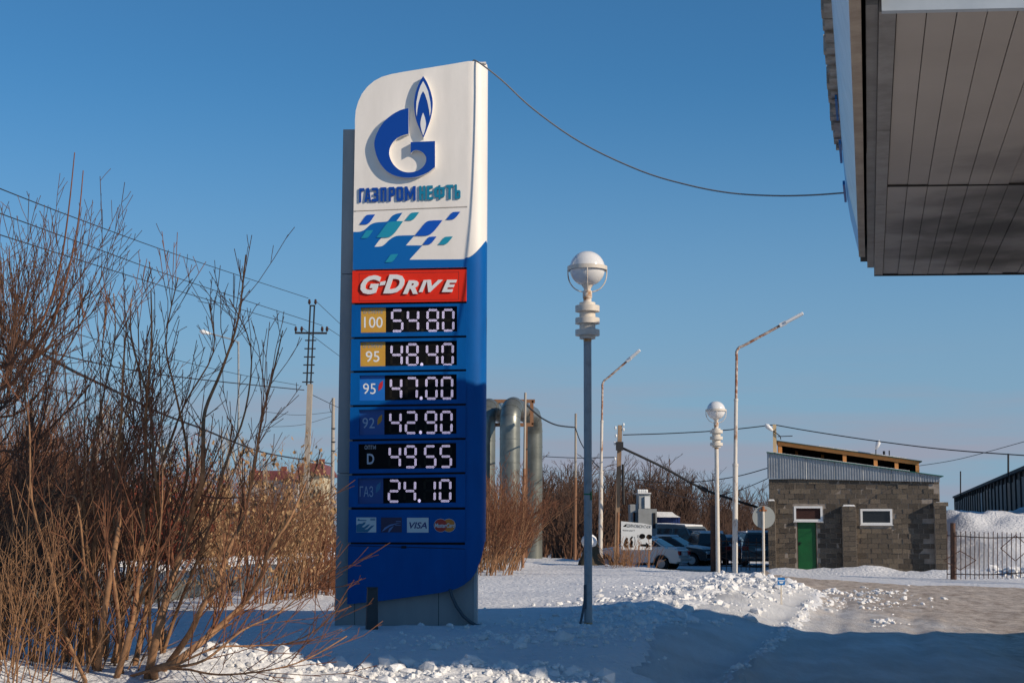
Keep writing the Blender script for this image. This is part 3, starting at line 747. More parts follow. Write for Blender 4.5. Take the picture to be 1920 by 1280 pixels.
PW = 0.222
rest = MB()
k = 0
a = 0.13
while a < AW - 0.3:
    for b0, b1 in ((0.05, BSEAM - 0.02), (BSEAM + 0.02, CLEN - 0.02)):
        dz = random.Random(k * 7 + int(b0 * 10)).uniform(-0.008, 0.008)
        if a < 3.6:
            mb = MB(); cbox(mb, a + 0.0035, a + PW - 0.0035, b0, b1, ZS + dz, ZS + 0.02 + dz); mb.build('soffit_plank', SOF, canopy, org=ORG)
        else: cbox(rest, a + 0.0035, a + PW - 0.0035, b0, b1, ZS + dz, ZS + 0.02 + dz)
    a += PW; k += 1
stuff(rest.build('soffit_planks_beyond', SOF, canopy, org=ORG))
mb = MB(); cbox(mb, 0.02, AW, 0.02, CLEN - 0.05, ZS + 0.03, ZS + 0.06); mb.build('soffit_backing', DARKS, canopy, org=ORG)
mb = MB()
nb = 7
for i in range(nb): cbox(mb, 0.0, 0.126, CLEN * i / nb + 0.002, CLEN * (i + 1) / nb - 0.002, ZS - 0.012 + 0.003 * (i % 2), ZS + 0.10)
mb.build('edge_trim', TRIM, canopy, org=ORG)
mb = MB(); cbox(mb, -0.10, -0.004, 0.35, CLEN * 0.62, ZS + 0.05, ZS + 0.22); cbox(mb, -0.095, -0.004, CLEN * 0.62 + 0.01, CLEN, ZS + 0.045, ZS + 0.22); mb.build('edge_beam', TRIM, canopy, org=ORG)
mb = MB(); cbox(mb, -0.20, -0.10, 0.6, CLEN, ZS + 0.10, ZS + 0.4); mb.build('gutter_gap', DARKS, canopy, org=ORG)
# curved side fascia made of panels
def to_ab(p):                       # world point -> canopy coordinates (along E1, along E2)
    q = Vector((p.x, p.y, 0)) - ORG; det = E1.x * E2.y - E1.y * E2.x
    return ((q.x * E2.y - q.y * E2.x) / det, (E1.x * q.y - E1.y * q.x) / det)
FA, F0 = to_ab(WZ(1612, 481, ZS))
YE = WZ(1612, 481, ZS).y
WPTS = [(0.0, 0.0)]
for px_, py_ in ((1604, 448), (1595, 410), (1589, 375), (1585, 340), (1581, 300), (1578, 262)):
    p = WY(px_, py_, YE); WPTS.append((p.x - WZ(1612, 481, ZS).x, p.z - ZS))
bb = F0 + 0.42; i = 0
def fascia(name, m, b0, b1, cut=0):
    mb = MB(); vs = []
    for b_ in (b0 + 0.003, b1 - 0.003):
        for o, z in WPTS: vs.append(CP(FA + o, b_ + (cut * (1 - z / 1.75) if b_ < b0 + .01 else 0), ZS + z))
        for o, z in WPTS[::-1]: vs.append(CP(FA + o + 0.045, b_ + (cut * (1 - z / 1.75) if b_ < b0 + .01 else 0), ZS + z + 0.01))
    n = len(WPTS) * 2
    mb.add(vs, [(q, (q + 1) % n, n + (q + 1) % n, n + q) for q in range(n)] + [tuple(range(n - 1, -1, -1)), tuple(range(n, 2 * n))])
    mb.build(name, m, canopy, org=ORG)
fascia('fascia_end', FASBL, F0 - 0.02, bb)
while bb < CLEN + 0.6:
    b2 = min(bb + 0.62, CLEN + 0.62)
    fascia('fascia_panel', FASBL if i < 2 else FASB, bb, b2); bb = b2; i += 1
mb = MB(); cbox(mb, FA + 0.05, FA + 0.30, F0 + 0.25, CLEN + 0.6, ZS + 0.10, ZS + 1.6); mb.build('fascia_frame', DARKS, canopy, org=ORG)
for q in range(3):          # short blue mounting strips on the fascia
    mb = MB(); b_ = F0 + 0.3 + q * 0.9; z = 0.75 + 0.35 * q; o = np.interp(z, [w[1] for w in WPTS], [w[0] for w in WPTS]); o2 = np.interp(z + .12, [w[1] for w in WPTS], [w[0] for w in WPTS])
    mb.bar(CP(FA + o - .03, b_, ZS + z), CP(FA + o2 - .03, b_ + 0.6, ZS + z + .12), 0.03, 0.06); mb.build('fascia_strip', FASBL, canopy, org=ORG)
# corrugated roof sheet with its wavy edge
ZR = 7.25
RA, B0 = to_ab(WZ(1567, 250, ZR))
rgc = random.Random(6); b_ = B0; q = 0
while b_ < CLEN + 0.8:              # ribbed sheet edge, rib by rib
    ln = rgc.choice((0.12, 0.16, 0.22, 0.30)); of = (0.0, -0.035)[q % 2] + rgc.uniform(-.012, .012)
    mb = MB(); cbox(mb, RA + of, RA + 0.15, b_ + .003, b_ + ln - .003, ZR - .24 + rgc.uniform(-.03, .03) + .03 * (q % 2), ZR + rgc.uniform(-.02, .02)); mb.build('roof_sheet_rib', RUSTY, canopy, org=ORG)
    b_ += ln; q += 1
mb = MB(); cbox(mb, RA + 0.15, 0.6, B0 + .02, CLEN + 0.8, ZR - .05, ZR - .02); mb.build('roof_edge_sheet', RUSTY, canopy, org=ORG)
mb = MB(); cbox(mb, FA - 0.012, FA + 0.075, F0 + .03, CLEN + 0.6, ZS - 0.012, ZS + 0.03); mb.build('fascia_return', mat('tan_fascia_return', (0.40, 0.33, 0.26), (0.28, 0.22, 0.17), rough=.6, scale=3), canopy, org=ORG)
mb = MB(); cbox(mb, 0.127, AW, BSEAM - .018, BSEAM + .018, ZS - .014, ZS + .02); mb.build('soffit_joint', DARKS, canopy, org=ORG)
mb = MB(); cbox(mb, -0.2, 9.0, 0.04, CLEN, 6.92, 6.98); cbox(mb, 9.003, AW, 0.04, CLEN, 5.80, 5.86); mb.build('roof', RUSTY, canopy, org=ORG)  # unseen from below; stepped lower to the right to shape the ground shadow
mb = MB(); cbox(mb, 0.0, 9.0, -0.02, 0.035, ZS - 0.02, 7.0); cbox(mb, 9.003, AW, -0.02, 0.035, ZS - 0.02, 5.88); cbox(mb, 8.94, 9.0, 0.04, CLEN - .02, 5.8, 6.9); mb.build('far_shadow_fascia', DARKS, canopy, org=ORG)  # hidden behind the soffit; heights shaped for its shadow on pylon and driveway
for q in range(9):
    mb = MB(); cbox(mb, 0.02 + q * 3.0, 0.015 + (q + 1) * 3.0 - 0.006, CLEN - 0.02, CLEN + 0.05, ZS - 0.02, 7.0 if q < 3 else 5.88); mb.build('near_fascia_panel', BLUEG, canopy, org=ORG)
for a_, b_ in ((14.0, 5.8), (23.0, 5.8)):
    mb = MB(); p = CP(a_, b_, 0); mb.lathe([(0.22, H(p.x, p.y) - 0.2), (0.22, ZS)], 20, (p.x, p.y, 0)); mb.build('column', FASB, canopy, org=ORG, smooth='auto')

# ------------------------------------------------------------------ cable from pylon top to canopy
CABLE = mat('grey_cable', (0.20, 0.20, 0.20), rough=0.6)
def spline(pts, k=6):
    pts = [Vector(p) for p in pts]; o = []
    for i in range(len(pts) - 1):
        p0 = pts[max(i - 1, 0)]; p1 = pts[i]; p2 = pts[i + 1]; p3 = pts[min(i + 2, len(pts) - 1)]
        for j in range(k):
            t = j / k; o.append(0.5 * (2 * p1 + (p2 - p0) * t + (2 * p0 - 5 * p1 + 4 * p2 - p3) * t * t + (3 * p1 - p0 - 3 * p2 + p3) * t ** 3))
    o.append(pts[-1]); return o
pa = PB + PX * P(893, 115)[0] - PN * 0.0; YA = 24.95
cpx = [(893, 114.5), (940, 150), (1000, 205), (1090, 268), (1200, 320), (1290, 347), (1370, 362), (1450, 367), (1520, 366), (1585, 361.5)]
endY = YE - 0.05
pts = [WY(x, y, YA + (endY - YA) * (x - 893) / (1585 - 893.0)) for x, y in cpx]
loc = pts[0]
mb = MB(); mb.tube(spline([pts[0] + Vector((-0.06, 0.1, -0.02))] + pts, 5), 0.013, 6)
hc = mb.build('hanging_cable', CABLE, None, org=loc, smooth=True); hc.location = loc
tag(hc, 'grey cable slung from the pylon top across to the canopy', 'cable')

# ------------------------------------------------------------------ globe lamps
LWHITE = mat('lamp_old_white_paint', (0.66, 0.61, 0.54), (0.60, 0.54, 0.46), rough=0.5, scale=9)
LRUST = mat('lamp_rusty_paint', (0.66, 0.60, 0.53), (0.38, 0.19, 0.08), rough=0.6, scale=6, lo=0.52, hi=0.66)
LGREY = mat('lamp_grey_post', (0.31, 0.335, 0.35), (0.21, 0.22, 0.22), rough=0.5, scale=7, detail=10, lo=.5, hi=.75)
GLOBE = mat('lamp_opal_globe', (0.72, 0.72, 0.72), rough=0.12, spec=0.6)
def globe_lamp(loc, label, postm, sc=1.0):
    t = thing('globe_lamp', label, 'street lamp', loc, 0, 'white globe lamps beside the driveway')
    m = 1 / 115.8                    # metres for one source pixel at the first lamp
    z0 = loc.z
    hgt = lambda y: (1170 - y) * m * 1.004
    zc = hgt(507.5)
    mb = MB(); prof = [(0.015, zc + 0.289)] + [(0.291 * math.sin(q * math.pi / 22), zc + 0.291 * math.cos(q * math.pi / 22)) for q in range(2, 19)] + [(0.115, zc - 0.262)]
    mb.lathe(prof[::-1], 32); mb.build('globe', GLOBE, t, smooth=True)
    mb = MB(); r = 0.328
    n = 40; vs = []
    for q in range(n):
        a = 2 * math.pi * q / n; c, s = math.cos(a), math.sin(a)
        vs += [(r * c, r * s, zc - 0.032), (r * c, r * s, zc + 0.032), ((r - .03) * c, (r - .03) * s, zc + 0.032), ((r - .03) * c, (r - .03) * s, zc - 0.032)]
    mb.add(vs, [(q * 4 + e, (q * 4 + 4) % (4 * n) + e, (q * 4 + 4) % (4 * n) + (e + 1) % 4, q * 4 + (e + 1) % 4) for q in range(n) for e in range(4)])
    mb.build('ring', LWHITE, t, smooth='auto')
    for a in (0.0, math.pi, -math.pi / 2 - 0.05, math.pi / 2):
        mb = MB(); P_ = [(0.318, -0.03), (0.315, -0.12), (0.29, -0.22), (0.23, -0.31), (0.16, -0.36), (0.08, -0.385)]
        mb.tube(spline([(rr * math.cos(a), rr * math.sin(a), zc + dz) for rr, dz in P_], 3), 0.011, 6); mb.build('support_rod', LRUST, t, smooth=True)
    Y = lambda zy: hgt(440 + zy / 4.265)
    w = lambda p: p / 4.265 * m / 2
    mb = MB(); mb.lathe([(w(66), Y(565)), (w(66), Y(530)), (w(76), Y(528)), (w(76), Y(470)), (w(52), Y(468)), (w(58), Y(450)), (w(90), Y(425)), (w(97), Y(420)), (w(97), Y(408))], 24); mb.build('neck', LRUST, t, smooth='auto')
    for a, b in ((690, 738), (590, 640), (785, 833)):
        mb = MB(); mb.lathe([(w(120), Y(b)), (w(197), Y(b) + .004), (w(197), Y(a) - .004), (w(190), Y(a)), (w(120), Y(a))], 28); mb.build('collar_disc', LWHITE, t, smooth='auto')
    mb = MB(); mb.lathe([(w(128), Y(858)), (w(129), Y(565))], 28); mb.build('collar_tube', LWHITE, t, smooth='auto')
    mb = MB(); mb.lathe([(w(65), -0.3), (w(63), Y(858) + 0.02)], 24); mb.build('post', postm, t, smooth='auto')
    mb = MB(); mb.lathe([(w(64.5), Y(882)), (w(64.5), Y(857.5))], 24); mb.build('rust_band', mat('rust_stain', (0.42, 0.20, 0.06), (0.5, 0.35, 0.22), rough=0.7, scale=14), t, smooth='auto')
    mb = MB(); mb.lathe([(w(68), 0.0), (w(66), 0.035)], 16); mb.build('rust_foot', MATS['rust_stain'], t)
    return t
l1 = GP(1103, 1170); l1.y = 24.7; l1.x = WY(1103, 1170, 24.7).x; l1.z = WY(1103, 1170, 24.7).z
g1 = globe_lamp(l1, 'nearer white globe lamp on a tall grey post beside the pylon', LGREY)
mb = MB(); mb.tube(spline([(-0.055, -0.045, 0.62), (-0.058, -0.05, 0.42), (-0.075, -0.06, 0.28), (-0.11, -0.06, 0.10), (-0.14, -0.06, -0.02)], 4), 0.022, 6); mb.box((-0.05, -0.055, 0.44), (0.035, 0.03, 0.38)); mb.build('cable_conduit', MATS['grey_conduit'], g1)
mb = MB(); mb.lathe([(0.069, 2.055), (0.069, 2.075)], 20); mb.box((0.05, -0.055, 2.04), (0.02, 0.02, 0.14)); mb.build('green_tape', mat('green_tape', (0.01, 0.16, 0.05), rough=0.6), g1)
l2 = WY(1347, 1118, 47.6)
globe_lamp(l2, 'farther white globe lamp rising from the ploughed snow bank', LWHITE)

# ------------------------------------------------------------------ tall rusty street lamps
POLEW = mat('street_pole_paint', (0.62, 0.57, 0.51), (0.30, 0.145, 0.07), rough=0.6, scale=5, detail=8, lo=0.54, hi=0.66, stretch=(1, 1, 0.35))
ARMR = mat('street_arm_rust', (0.55, 0.48, 0.42), (0.30, 0.12, 0.06), rough=0.65, scale=7, detail=8, lo=0.42, hi=0.58)
LEDH = mat('lamp_head_white', (0.78, 0.78, 0.78), rough=0.3)
def street_lamp(base, bend, tip, head, Y, label, joints, w):
    b0 = WY(base[0], base[1], Y); b0.z -= 0.0
    t = thing('street_lamp', label, 'street lamp', b0, 0, 'tall rusty street lamps with tilted heads')
    be = WY(bend[0], bend[1], Y); tp = WY(tip[0], tip[1], Y - 0.3); hd = WY(head[0], head[1], Y - 0.45)
    j1 = WY(joints[0][0], joints[0][1], Y); j2 = WY(joints[1][0], joints[1][1], Y)
    mb = MB(); mb.tube([b0 + Vector((0, 0, -0.5)), b0, j1], w[0], 12); mb.tube([j1 + (j1 - b0).normalized() * -0.03, j1 + Vector((0, 0, 0.06))], w[0] * 1.12, 12); mb.build('lower_post', POLEW, t, org=b0, smooth='auto')
    mb = MB(); mb.tube([j1, j2], w[1], 12); mb.tube([j2 - Vector((0, 0, 0.04)), j2 + Vector((0, 0, 0.05))], w[1] * 1.15, 12); mb.build('middle_post', POLEW, t, org=b0, smooth='auto')
    mb = MB(); mb.tube([j2, be + Vector((0, 0, -0.25))], w[2], 10); mb.build('upper_post', ARMR, t, org=b0, smooth='auto')
    mb = MB(); d = (tp - be).normalized(); mb.tube(spline([be + Vector((0, 0, -0.25)), be + Vector((0, 0, -0.08)), be + d * 0.12 + Vector((0, 0, .02)), be + d * 0.35, tp], 5), w[2], 10); mb.build('arm', ARMR, t, org=b0, smooth=True)
    d = (hd - tp).normalized()
    mb = MB(); mb.bar(tp - d * 0.12, tp + d * 0.12, 0.17, 0.13); mb.build('bracket', LEDH, t, org=b0)
    mb = MB(); mb.bar(tp + d * 0.1, hd, 0.26, 0.09); mb.build('lamp_head', LEDH, t, org=b0, bevel=0.02)
    return t
street_lamp((1378, 1090), (1381, 655), (1468, 607.5), (1506, 587), 52.5, 'tall rusty street lamp with tilted head, nearer of two by the block building', ((1378.8, 872), (1380, 750)), (0.092, 0.066, 0.048))
street_lamp((1126, 1052), (1129.5, 717), (1179, 674), (1200, 656), 67.7, 'tall rusty street lamp standing farther back behind the globe lamp', ((1127, 885), (1128.5, 790)), (0.092, 0.066, 0.048))
t = thing('street_lamp', 'far drop-shaped street lamp on a thin pole seen above the bushes', 'street lamp', WY(448, 1000, 75), 0, None)
o_ = t.location.copy()
mb = MB(); mb.tube([WY(448, 1010, 75), WY(447, 640, 75)], 0.05, 8); mb.build('post', LGREY, t, org=o_)
mb = MB(); mb.tube(spline([WY(447, 655, 75), WY(445.5, 644, 75), WY(438, 637.5, 75), (WY(390, 624, 75))], 4), 0.035, 8); mb.build('arm', LGREY, t, org=o_)
mb = MB(); a = WY(394, 625.5, 75); b = WY(374, 620.5, 74.8); mb.tube([a, a.lerp(b, .3), a.lerp(b, .7), b], [0.05, 0.09, 0.12, 0.04], 10); mb.build('lamp_head', LEDH, t, org=o_, smooth=True)

# ------------------------------------------------------------------ bollard, small sign, round sign
bp_ = WY(697, 1186, 23.6)
t = thing('bollard', 'short dark steel bollard standing in snow before the pylon', 'bollard', bp_)
BOL = mat('bollard_dark_steel', (0.035, 0.045, 0.052), (0.028, 0.036, 0.042), rough=0.5, scale=5)
def tapered(mb, y0, y1):
    pass
a = WY(684.5, 1200, 23.55); b = WY(709, 1102.5, 23.55)
mb = MB(); w0 = WY(708, 1186, 23.55).x - WY(684.5, 1186, 23.55).x; zt = WY(697, 1102.5, 23.55).z - bp_.z
mb.box((0, 0, zt / 2 - 0.15), (w0, 0.16, zt + 0.3), taper=0.80, rz=R(14)); mb.build('post', BOL, t, bevel=0.008)
mb = MB(); mb.box((0, 0, zt + 0.008), (w0 * 0.84, 0.15, 0.018), rz=R(14)); mb.build('cap', BOL, t)
sp = WY(1465, 1104, 33.0)
t = thing('information_sign', 'small blue sign on a short stake in the snow bank', 'sign', sp)
SGB = mat('sign_blue', (0.01, 0.17, 0.50), rough=0.4)
w0 = 13.5 / FPX * 33.0; zz = lambda y: WY(1465, y, 33.0).z - sp.z
mb = MB(); mb.box((0, 0, (zz(1082) + zz(1096)) / 2), (w0, 0.025, zz(1082) - zz(1096))); brd = mb.build('board', SGB, t)
mb = MB(); mb.box((0, -0.014, zz(1087.6)), (w0 * 0.9, 0.004, 0.018)); mb.box((0, -0.014, zz(1090.7)), (w0 * 0.55, 0.004, 0.022)); mb.box((0.0, -0.014, zz(1092.3)), (w0 * 0.4, 0.004, 0.016)); mb.build('print', PLW, brd)
mb = MB(); mb.box((0, 0.02, -0.1), (0.035, 0.03, 0.75)); mb.build('stake', LWHITE, t)
rs = WY(1431, 1092, 52.0)
t = thing('road_sign', 'round road sign seen from its plain grey back on a white post', 'road sign', rs)
mb = MB(); c = WY(1431.5, 969, 52.0) - rs; rr = 21 / FPX * 52
n = 36; vs = [(c.x + rr * math.cos(2 * math.pi * q / n), -0.015 + 0.03 * e, c.z + rr * math.sin(2 * math.pi * q / n)) for e in (0, 1) for q in range(n)]
mb.add([(v[0], v[1] - 0.05, v[2]) for v in vs], [tuple(range(n)), tuple(range(2 * n - 1, n - 1, -1))] + [(q, n + q, n + (q + 1) % n, (q + 1) % n) for q in range(n)])
mb.build('disc', mat('sign_back_grey', (0.30, 0.32, 0.31), rough=0.5), t)
mb = MB(); mb.tube([(0, -0.12, -0.5), (0.02, -0.12, c.z + rr * 0.92)], 0.045, 10); mb.build('post', LWHITE, t, smooth='auto')
mb = MB(); mb.box((0.02, -0.10, c.z + rr * 0.6), (0.24, 0.06, 0.05)); mb.lathe([(0.047, c.z + rr * 0.5), (0.047, c.z + rr * 0.95)], 10, (0.02, -0.12, 0)); mb.build('clamp', mat('rust_orange', (0.30, 0.11, 0.04), rough=0.7), t)

# ------------------------------------------------------------------ block building
BY = 64.0
BROT = R(-10.5)
BO = WY(1443, 1000, BY); BO.z = 0.0
BXA = Vector((math.cos(BROT), math.sin(BROT), 0)); BYA = Vector((-math.sin(BROT), math.cos(BROT), 0))
def Bp(px, py, s):
    d = ray(px, py); t_ = (BO + BYA * s - CAM).dot(BYA) / d.dot(BYA); q = CAM + d * t_ - BO
    return (q.dot(BXA), q.z)
def B(px, py): return Bp(px if px else 1600, py if py else 950, 0.0)
bx0 = 0.0; bx1 = B(1764, 1000)[0]
zb = -0.7; zt = B(1600, 897)[1]
bld = thing('block_building', 'rough grey block building with green door and timber roof frame', 'building', BO, BROT)
MORT = mat('grey_mortar', (0.34, 0.29, 0.245), (0.22, 0.185, 0.155), rough=0.9, scale=3, bump=0.6, bscale=14)
BLK = [mat('cinder_block_%d' % i, c, d, rough=0.95, scale=5, bump=0.9, bscale=20, bdist=0.03) for i, (c, d) in enumerate((((0.158, 0.128, 0.099), (0.099, 0.081, 0.064)), ((0.128, 0.105, 0.082), (0.082, 0.068, 0.053)), ((0.196, 0.159, 0.120), (0.124, 0.101, 0.077)), ((0.099, 0.081, 0.065), (0.065, 0.053, 0.041))))]
depth = 14.0  # lengthened out of sight so the building's shadow covers the parked cars
W_ = bx1 - bx0
holes = [(B(1488.5, 0)[0], B(0, 977)[1], B(1542, 0)[0], B(0, 948.5)[1]), (B(1493.5, 0)[0], zb - 1, B(1530, 0)[0], B(0, 977)[1]), (B(1613, 0)[0], B(0, 983)[1], B(1672.5, 0)[0], B(0, 953.5)[1])]
mb = MB()
# mortar wall with openings: vertical strips between the openings
xsn = sorted({0.0, W_} | {h[0] - bx0 for h in holes} | {h[2] - bx0 for h in holes})
for i in range(len(xsn) - 1):
    xa, xb = xsn[i], xsn[i + 1]; xm = (xa + xb) / 2 + bx0
    cuts = sorted([(h[1], h[3]) for h in holes if h[0] < xm < h[2]])
    z = zb
    for ca, cb in cuts:
        if ca > z: mb.box(((xa + xb) / 2, 0.15, (z + ca) / 2), (xb - xa, 0.30, ca - z))
        z = max(z, cb)
    mb.box(((xa + xb) / 2, 0.15, (z + zt) / 2), (xb - xa, 0.30, zt - z))
wall = mb.build('wall', MORT, bld)
mb = MB(); mb.box((0.15, depth / 2 + .15, (zb + zt) / 2), (0.30, depth - .3, zt - zb)); mb.box((W_ - 0.15, depth / 2 + .15, (zb + zt) / 2), (0.30, depth - .3, zt - zb)); mb.box((W_ / 2, depth + .15, (zb + zt) / 2), (W_, 0.30, zt - zb))
mb.build('extended_rear_walls', BLK[0], bld)
rng = random.Random(3)
BW, BHh = 0.415, 0.203
protos = []
for i in range(4):
    mb = MB(); mb.box((0, 0, 0), (1, 0.05, 1)); protos.append(mb)
pob = [None] * 4
def block(x, z, w, h, yo, par):
    i = rng.choice((0, 0, 1, 1, 2, 3))
    if pob[i] is None:
        o = protos[i].build('block', BLK[i], par); pob[i] = o
    else: o = share('block', pob[i], par)
    o.location = (x, yo, z); o.scale = (w, 1, h); o.rotation_euler = (rng.uniform(-.06, .06), rng.uniform(-.012, .012), rng.uniform(-.04, .04))
row = 0; z = zt - 0.02
while z > -0.45:
    off = (row % 2) * BW / 2 + rng.uniform(-0.05, 0.05)
    x = -BW + off
    while x < W_:
        xa = max(x + 0.012, 0.02); xb = min(x + BW - 0.012, W_ - 0.02); za = z - BHh + 0.014; zc_ = z
        x += BW
        if xb - xa < 0.1: continue
        for h in holes:
            ha, hb = h[0] - bx0 - 0.05, h[2] - bx0 + 0.05
            if za < h[3] - 0.03 and zc_ > h[1] + 0.03:
                if xa < hb and xb > ha:
                    if xa < ha < xb: xb = ha
                    elif xa < hb < xb: xa = hb
                    else: xa = xb
        if xb - xa < 0.1: continue
        if xa > W_ - 0.75 and B(0, 905)[1] > z and rng.random() < 0.3: continue
        block((xa + xb) / 2, (za + zc_) / 2, xb - xa, zc_ - za, 0.004 + rng.uniform(-0.016, 0.018), wall)
    z -= BHh; row += 1
# pilasters
for (xa, xb, yt, yb, pr) in ((1439.5, 1453.5, 939, 1090, 0.30), (1578, 1604.5, 949, 1090, 0.34), (1750, 1772.5, 944, 1100, 0.34)):
    x0, z1 = B(xa, yt); x1 = B(xb, yt)[0]; x0 -= bx0; x1 -= bx0
    mb = MB(); mb.box(((x0 + x1) / 2, -pr / 2, (z1 - 0.8) / 2), (x1 - x0, pr, z1 + 0.8)); pil = mb.build('pilaster', MORT, bld)
    z = z1; r_ = 0
    while z > -0.5:
        cut = [x0, x1] if r_ % 2 else [x0, (x0 + x1) / 2 + rng.uniform(-.06, .06), x1]
        for q in range(len(cut) - 1): block((cut[q] + cut[q + 1]) / 2, z - BHh / 2, cut[q + 1] - cut[q] - 0.018, BHh - 0.016, -pr + rng.uniform(-.006, .006), pil)
        z -= BHh; r_ += 1
    mb = MB(); n_ = 8; mb.box(((x0 + x1) / 2, -pr / 2, z1 + 0.035), (x1 - x0 - 0.03, pr - 0.02, 0.07), taper=0.75); mb.build('snow_cap', CLOD, pil, bevel=0.02)
    if xa > 1700: mb = MB(); mb.box(((x0 + x1) / 2 + .03, -pr / 2, z1 - 0.02), (x1 - x0 + 0.10, pr + 0.08, 0.16)); mb.build('capping_stone', BLK[2], pil)
# windows and door
PVC = mat('white_window_frame', (0.74, 0.74, 0.73), rough=0.4)
GLS = mat('dark_window_glass', (0.012, 0.013, 0.015), rough=0.08, spec=0.6)
CURT = mat('dark_red_curtain', (0.05, 0.016, 0.012), (0.03, 0.01, 0.008), rough=0.8, scale=14)
for hI, gm in ((0, CURT), (2, GLS)):
    h = holes[hI]; x0, x1 = h[0] - bx0, h[2] - bx0; f = 0.085
    mb = MB()
    mb.box(((x0 + x1) / 2, 0.06, h[3] - f / 2), (x1 - x0, 0.16, f)); mb.box(((x0 + x1) / 2, 0.06, h[1] + f / 2), (x1 - x0, 0.16, f))
    mb.box((x0 + f / 2, 0.06, (h[1] + h[3]) / 2), (f, 0.155, h[3] - h[1] - 2 * f)); mb.box((x1 - f / 2, 0.06, (h[1] + h[3]) / 2), (f, 0.155, h[3] - h[1] - 2 * f))
    win = mb.build('window', PVC, bld)
    mb = MB(); mb.box(((x0 + x1) / 2, 0.075, (h[1] + h[3]) / 2), (x1 - x0 - 2 * f, 0.03, h[3] - h[1] - 2 * f)); mb.build('pane', gm, win)
    mb = MB(); mb.box(((x0 + x1) / 2, -0.06, h[1] - 0.02), (x1 - x0 + 0.06, 0.13, 0.03)); mb.build('sill', PVC, win)
h = holes[1]; x0, x1 = h[0] - bx0, h[2] - bx0
mb = MB(); mb.box(((x0 + x1) / 2, 0.09, (h[3] - 0.7) / 2), (x1 - x0 - 0.06, 0.05, h[3] + 0.7)); door = mb.build('door', mat('green_metal_door', (0.004, 0.105, 0.026), (0.004, 0.075, 0.02), rough=0.5, scale=2), bld)
mb = MB(); 
for s_ in (x0 + 0.015, x1 - 0.015): mb.box((s_, 0.06, (h[3] - 0.7) / 2), (0.03, 0.10, h[3] + 0.7))
mb.build('door_frame', mat('brown_door_frame', (0.06, 0.035, 0.02), rough=0.7), door)
mb = MB(); zh = B(0, 1019)[1]; mb.box((x0 + 0.10, 0.045, zh), (0.06, 0.04, 0.13)); mb.tube([(x0 + 0.10, 0.03, zh + .03), (x0 + 0.10, 0.0, zh + .03), (x0 + 0.2, 0.0, zh + .03)], 0.012, 6); mb.build('handle', GAP, door)
# corrugated gable sheets
ZINC = mat('zinc_corrugated_sheet', (0.42, 0.44, 0.46), (0.34, 0.36, 0.38), rough=0.4, metal=0.55, scale=3)
gl = lambda x: B(1441, 848.5)[1] + (B(1765, 892.5)[1] - B(1441, 848.5)[1]) * (x + 0.05) / (W_ + 0.08)
gbot = lambda x: B(1443, 896.5)[1] + (B(1765, 903.5)[1] - B(1443, 896.5)[1]) * x / W_
x = -0.05; sheetw = 0.0; pitch = 0.107; si = 0
edges = [-0.05, 0.42] + [0.42 + 1.15 * q for q in range(1, 7)]; edges[-1] = W_ + 0.02
for e in range(len(edges) - 1):
    mb = MB(); vs = []; xx = edges[e]; prof = []
    while xx < edges[e + 1] - 0.001:
        for dx, dy in ((0, 0), (0.035, 0), (0.05, -0.028), (0.09, -0.028)):
            if xx + dx < edges[e + 1]: prof.append((xx + dx, dy))
        xx += pitch
    prof.append((edges[e + 1], 0.0)); o_y = -0.10 - 0.012 * (e % 2)
    for px_, dy in prof: vs += [(px_, o_y + dy, gbot(px_)), (px_, o_y + dy, gl(px_))]
    mb.add(vs, [(2 * q, 2 * q + 2, 2 * q + 3, 2 * q + 1) for q in range(len(prof) - 1)])
    so = mb.build('corrugated_sheet', ZINC, bld); sm = so.modifiers.new('solid', 'SOLIDIFY'); sm.thickness = 0.006
# lean roof over the gable, snow on it
def slopebox(mb, x0, z0, x1, z1, y0, y1, th, mi=0):
    vs = [(x0, y0, z0), (x1, y0, z1), (x1, y1, z1), (x0, y1, z0)]
    mb.add(vs + [(a, b, c + th) for a, b, c in vs], [(3, 2, 1, 0), (4, 5, 6, 7), (0, 1, 5, 4), (1, 2, 6, 5), (2, 3, 7, 6), (3, 0, 4, 7)], mi)
mb = MB(); slopebox(mb, -0.07, gl(-0.07) + 0.002, W_ + 0.16, gl(W_ + 0.16) + 0.002, -0.22, depth + 0.4, 0.03); rf = mb.build('roof', mat('green_roof_sheet', (0.02, 0.14, 0.11), rough=0.4, metal=0.2), bld)
mb = MB(); slopebox(mb, 0.0, gl(0) + 0.038, W_ * 0.83, gl(W_ * 0.83) + 0.038, -0.20, depth * 0.9, 0.02); mb.build('snow_layer', CLOD, rf)
# timber superstructure set back on the roof
TIM = mat('new_timber', (0.62, 0.28, 0.085), (0.52, 0.22, 0.065), rough=0.7, scale=4, stretch=(1, 1, 5))
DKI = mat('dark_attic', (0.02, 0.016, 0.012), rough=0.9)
SY = 0.45
def S(px, py): return Bp(px, py, SY)
(ta, tza), (tb, tzb) = S(1458, 827.5), S(1723, 865)
tl = lambda x: tza + (tzb - tza) * (x - ta) / (tb - ta)
mb = MB(); vs = [(ta, SY, tl(ta) - 0.15), (tb, SY, tl(tb) - 0.15), (tb, SY, tl(tb)), (ta, SY, tl(ta))]
mb.prism([(v[0], v[2]) for v in vs], SY, SY + 0.08); fr = mb.build('timber_beam', TIM, bld)
for px_ in (1459.5, 1580, 1638, 1677, 1716): 
    xa = S(px_, 850)[0]; xb = S(px_ + 7, 850)[0]
    mb = MB(); mb.prism([(xa, gl(xa)), (xb, gl(xb)), (xb, tl(xb) - 0.17), (xa, tl(xa) - 0.17)], SY + 0.002, SY + 0.10); mb.build('timber_post', TIM, bld)
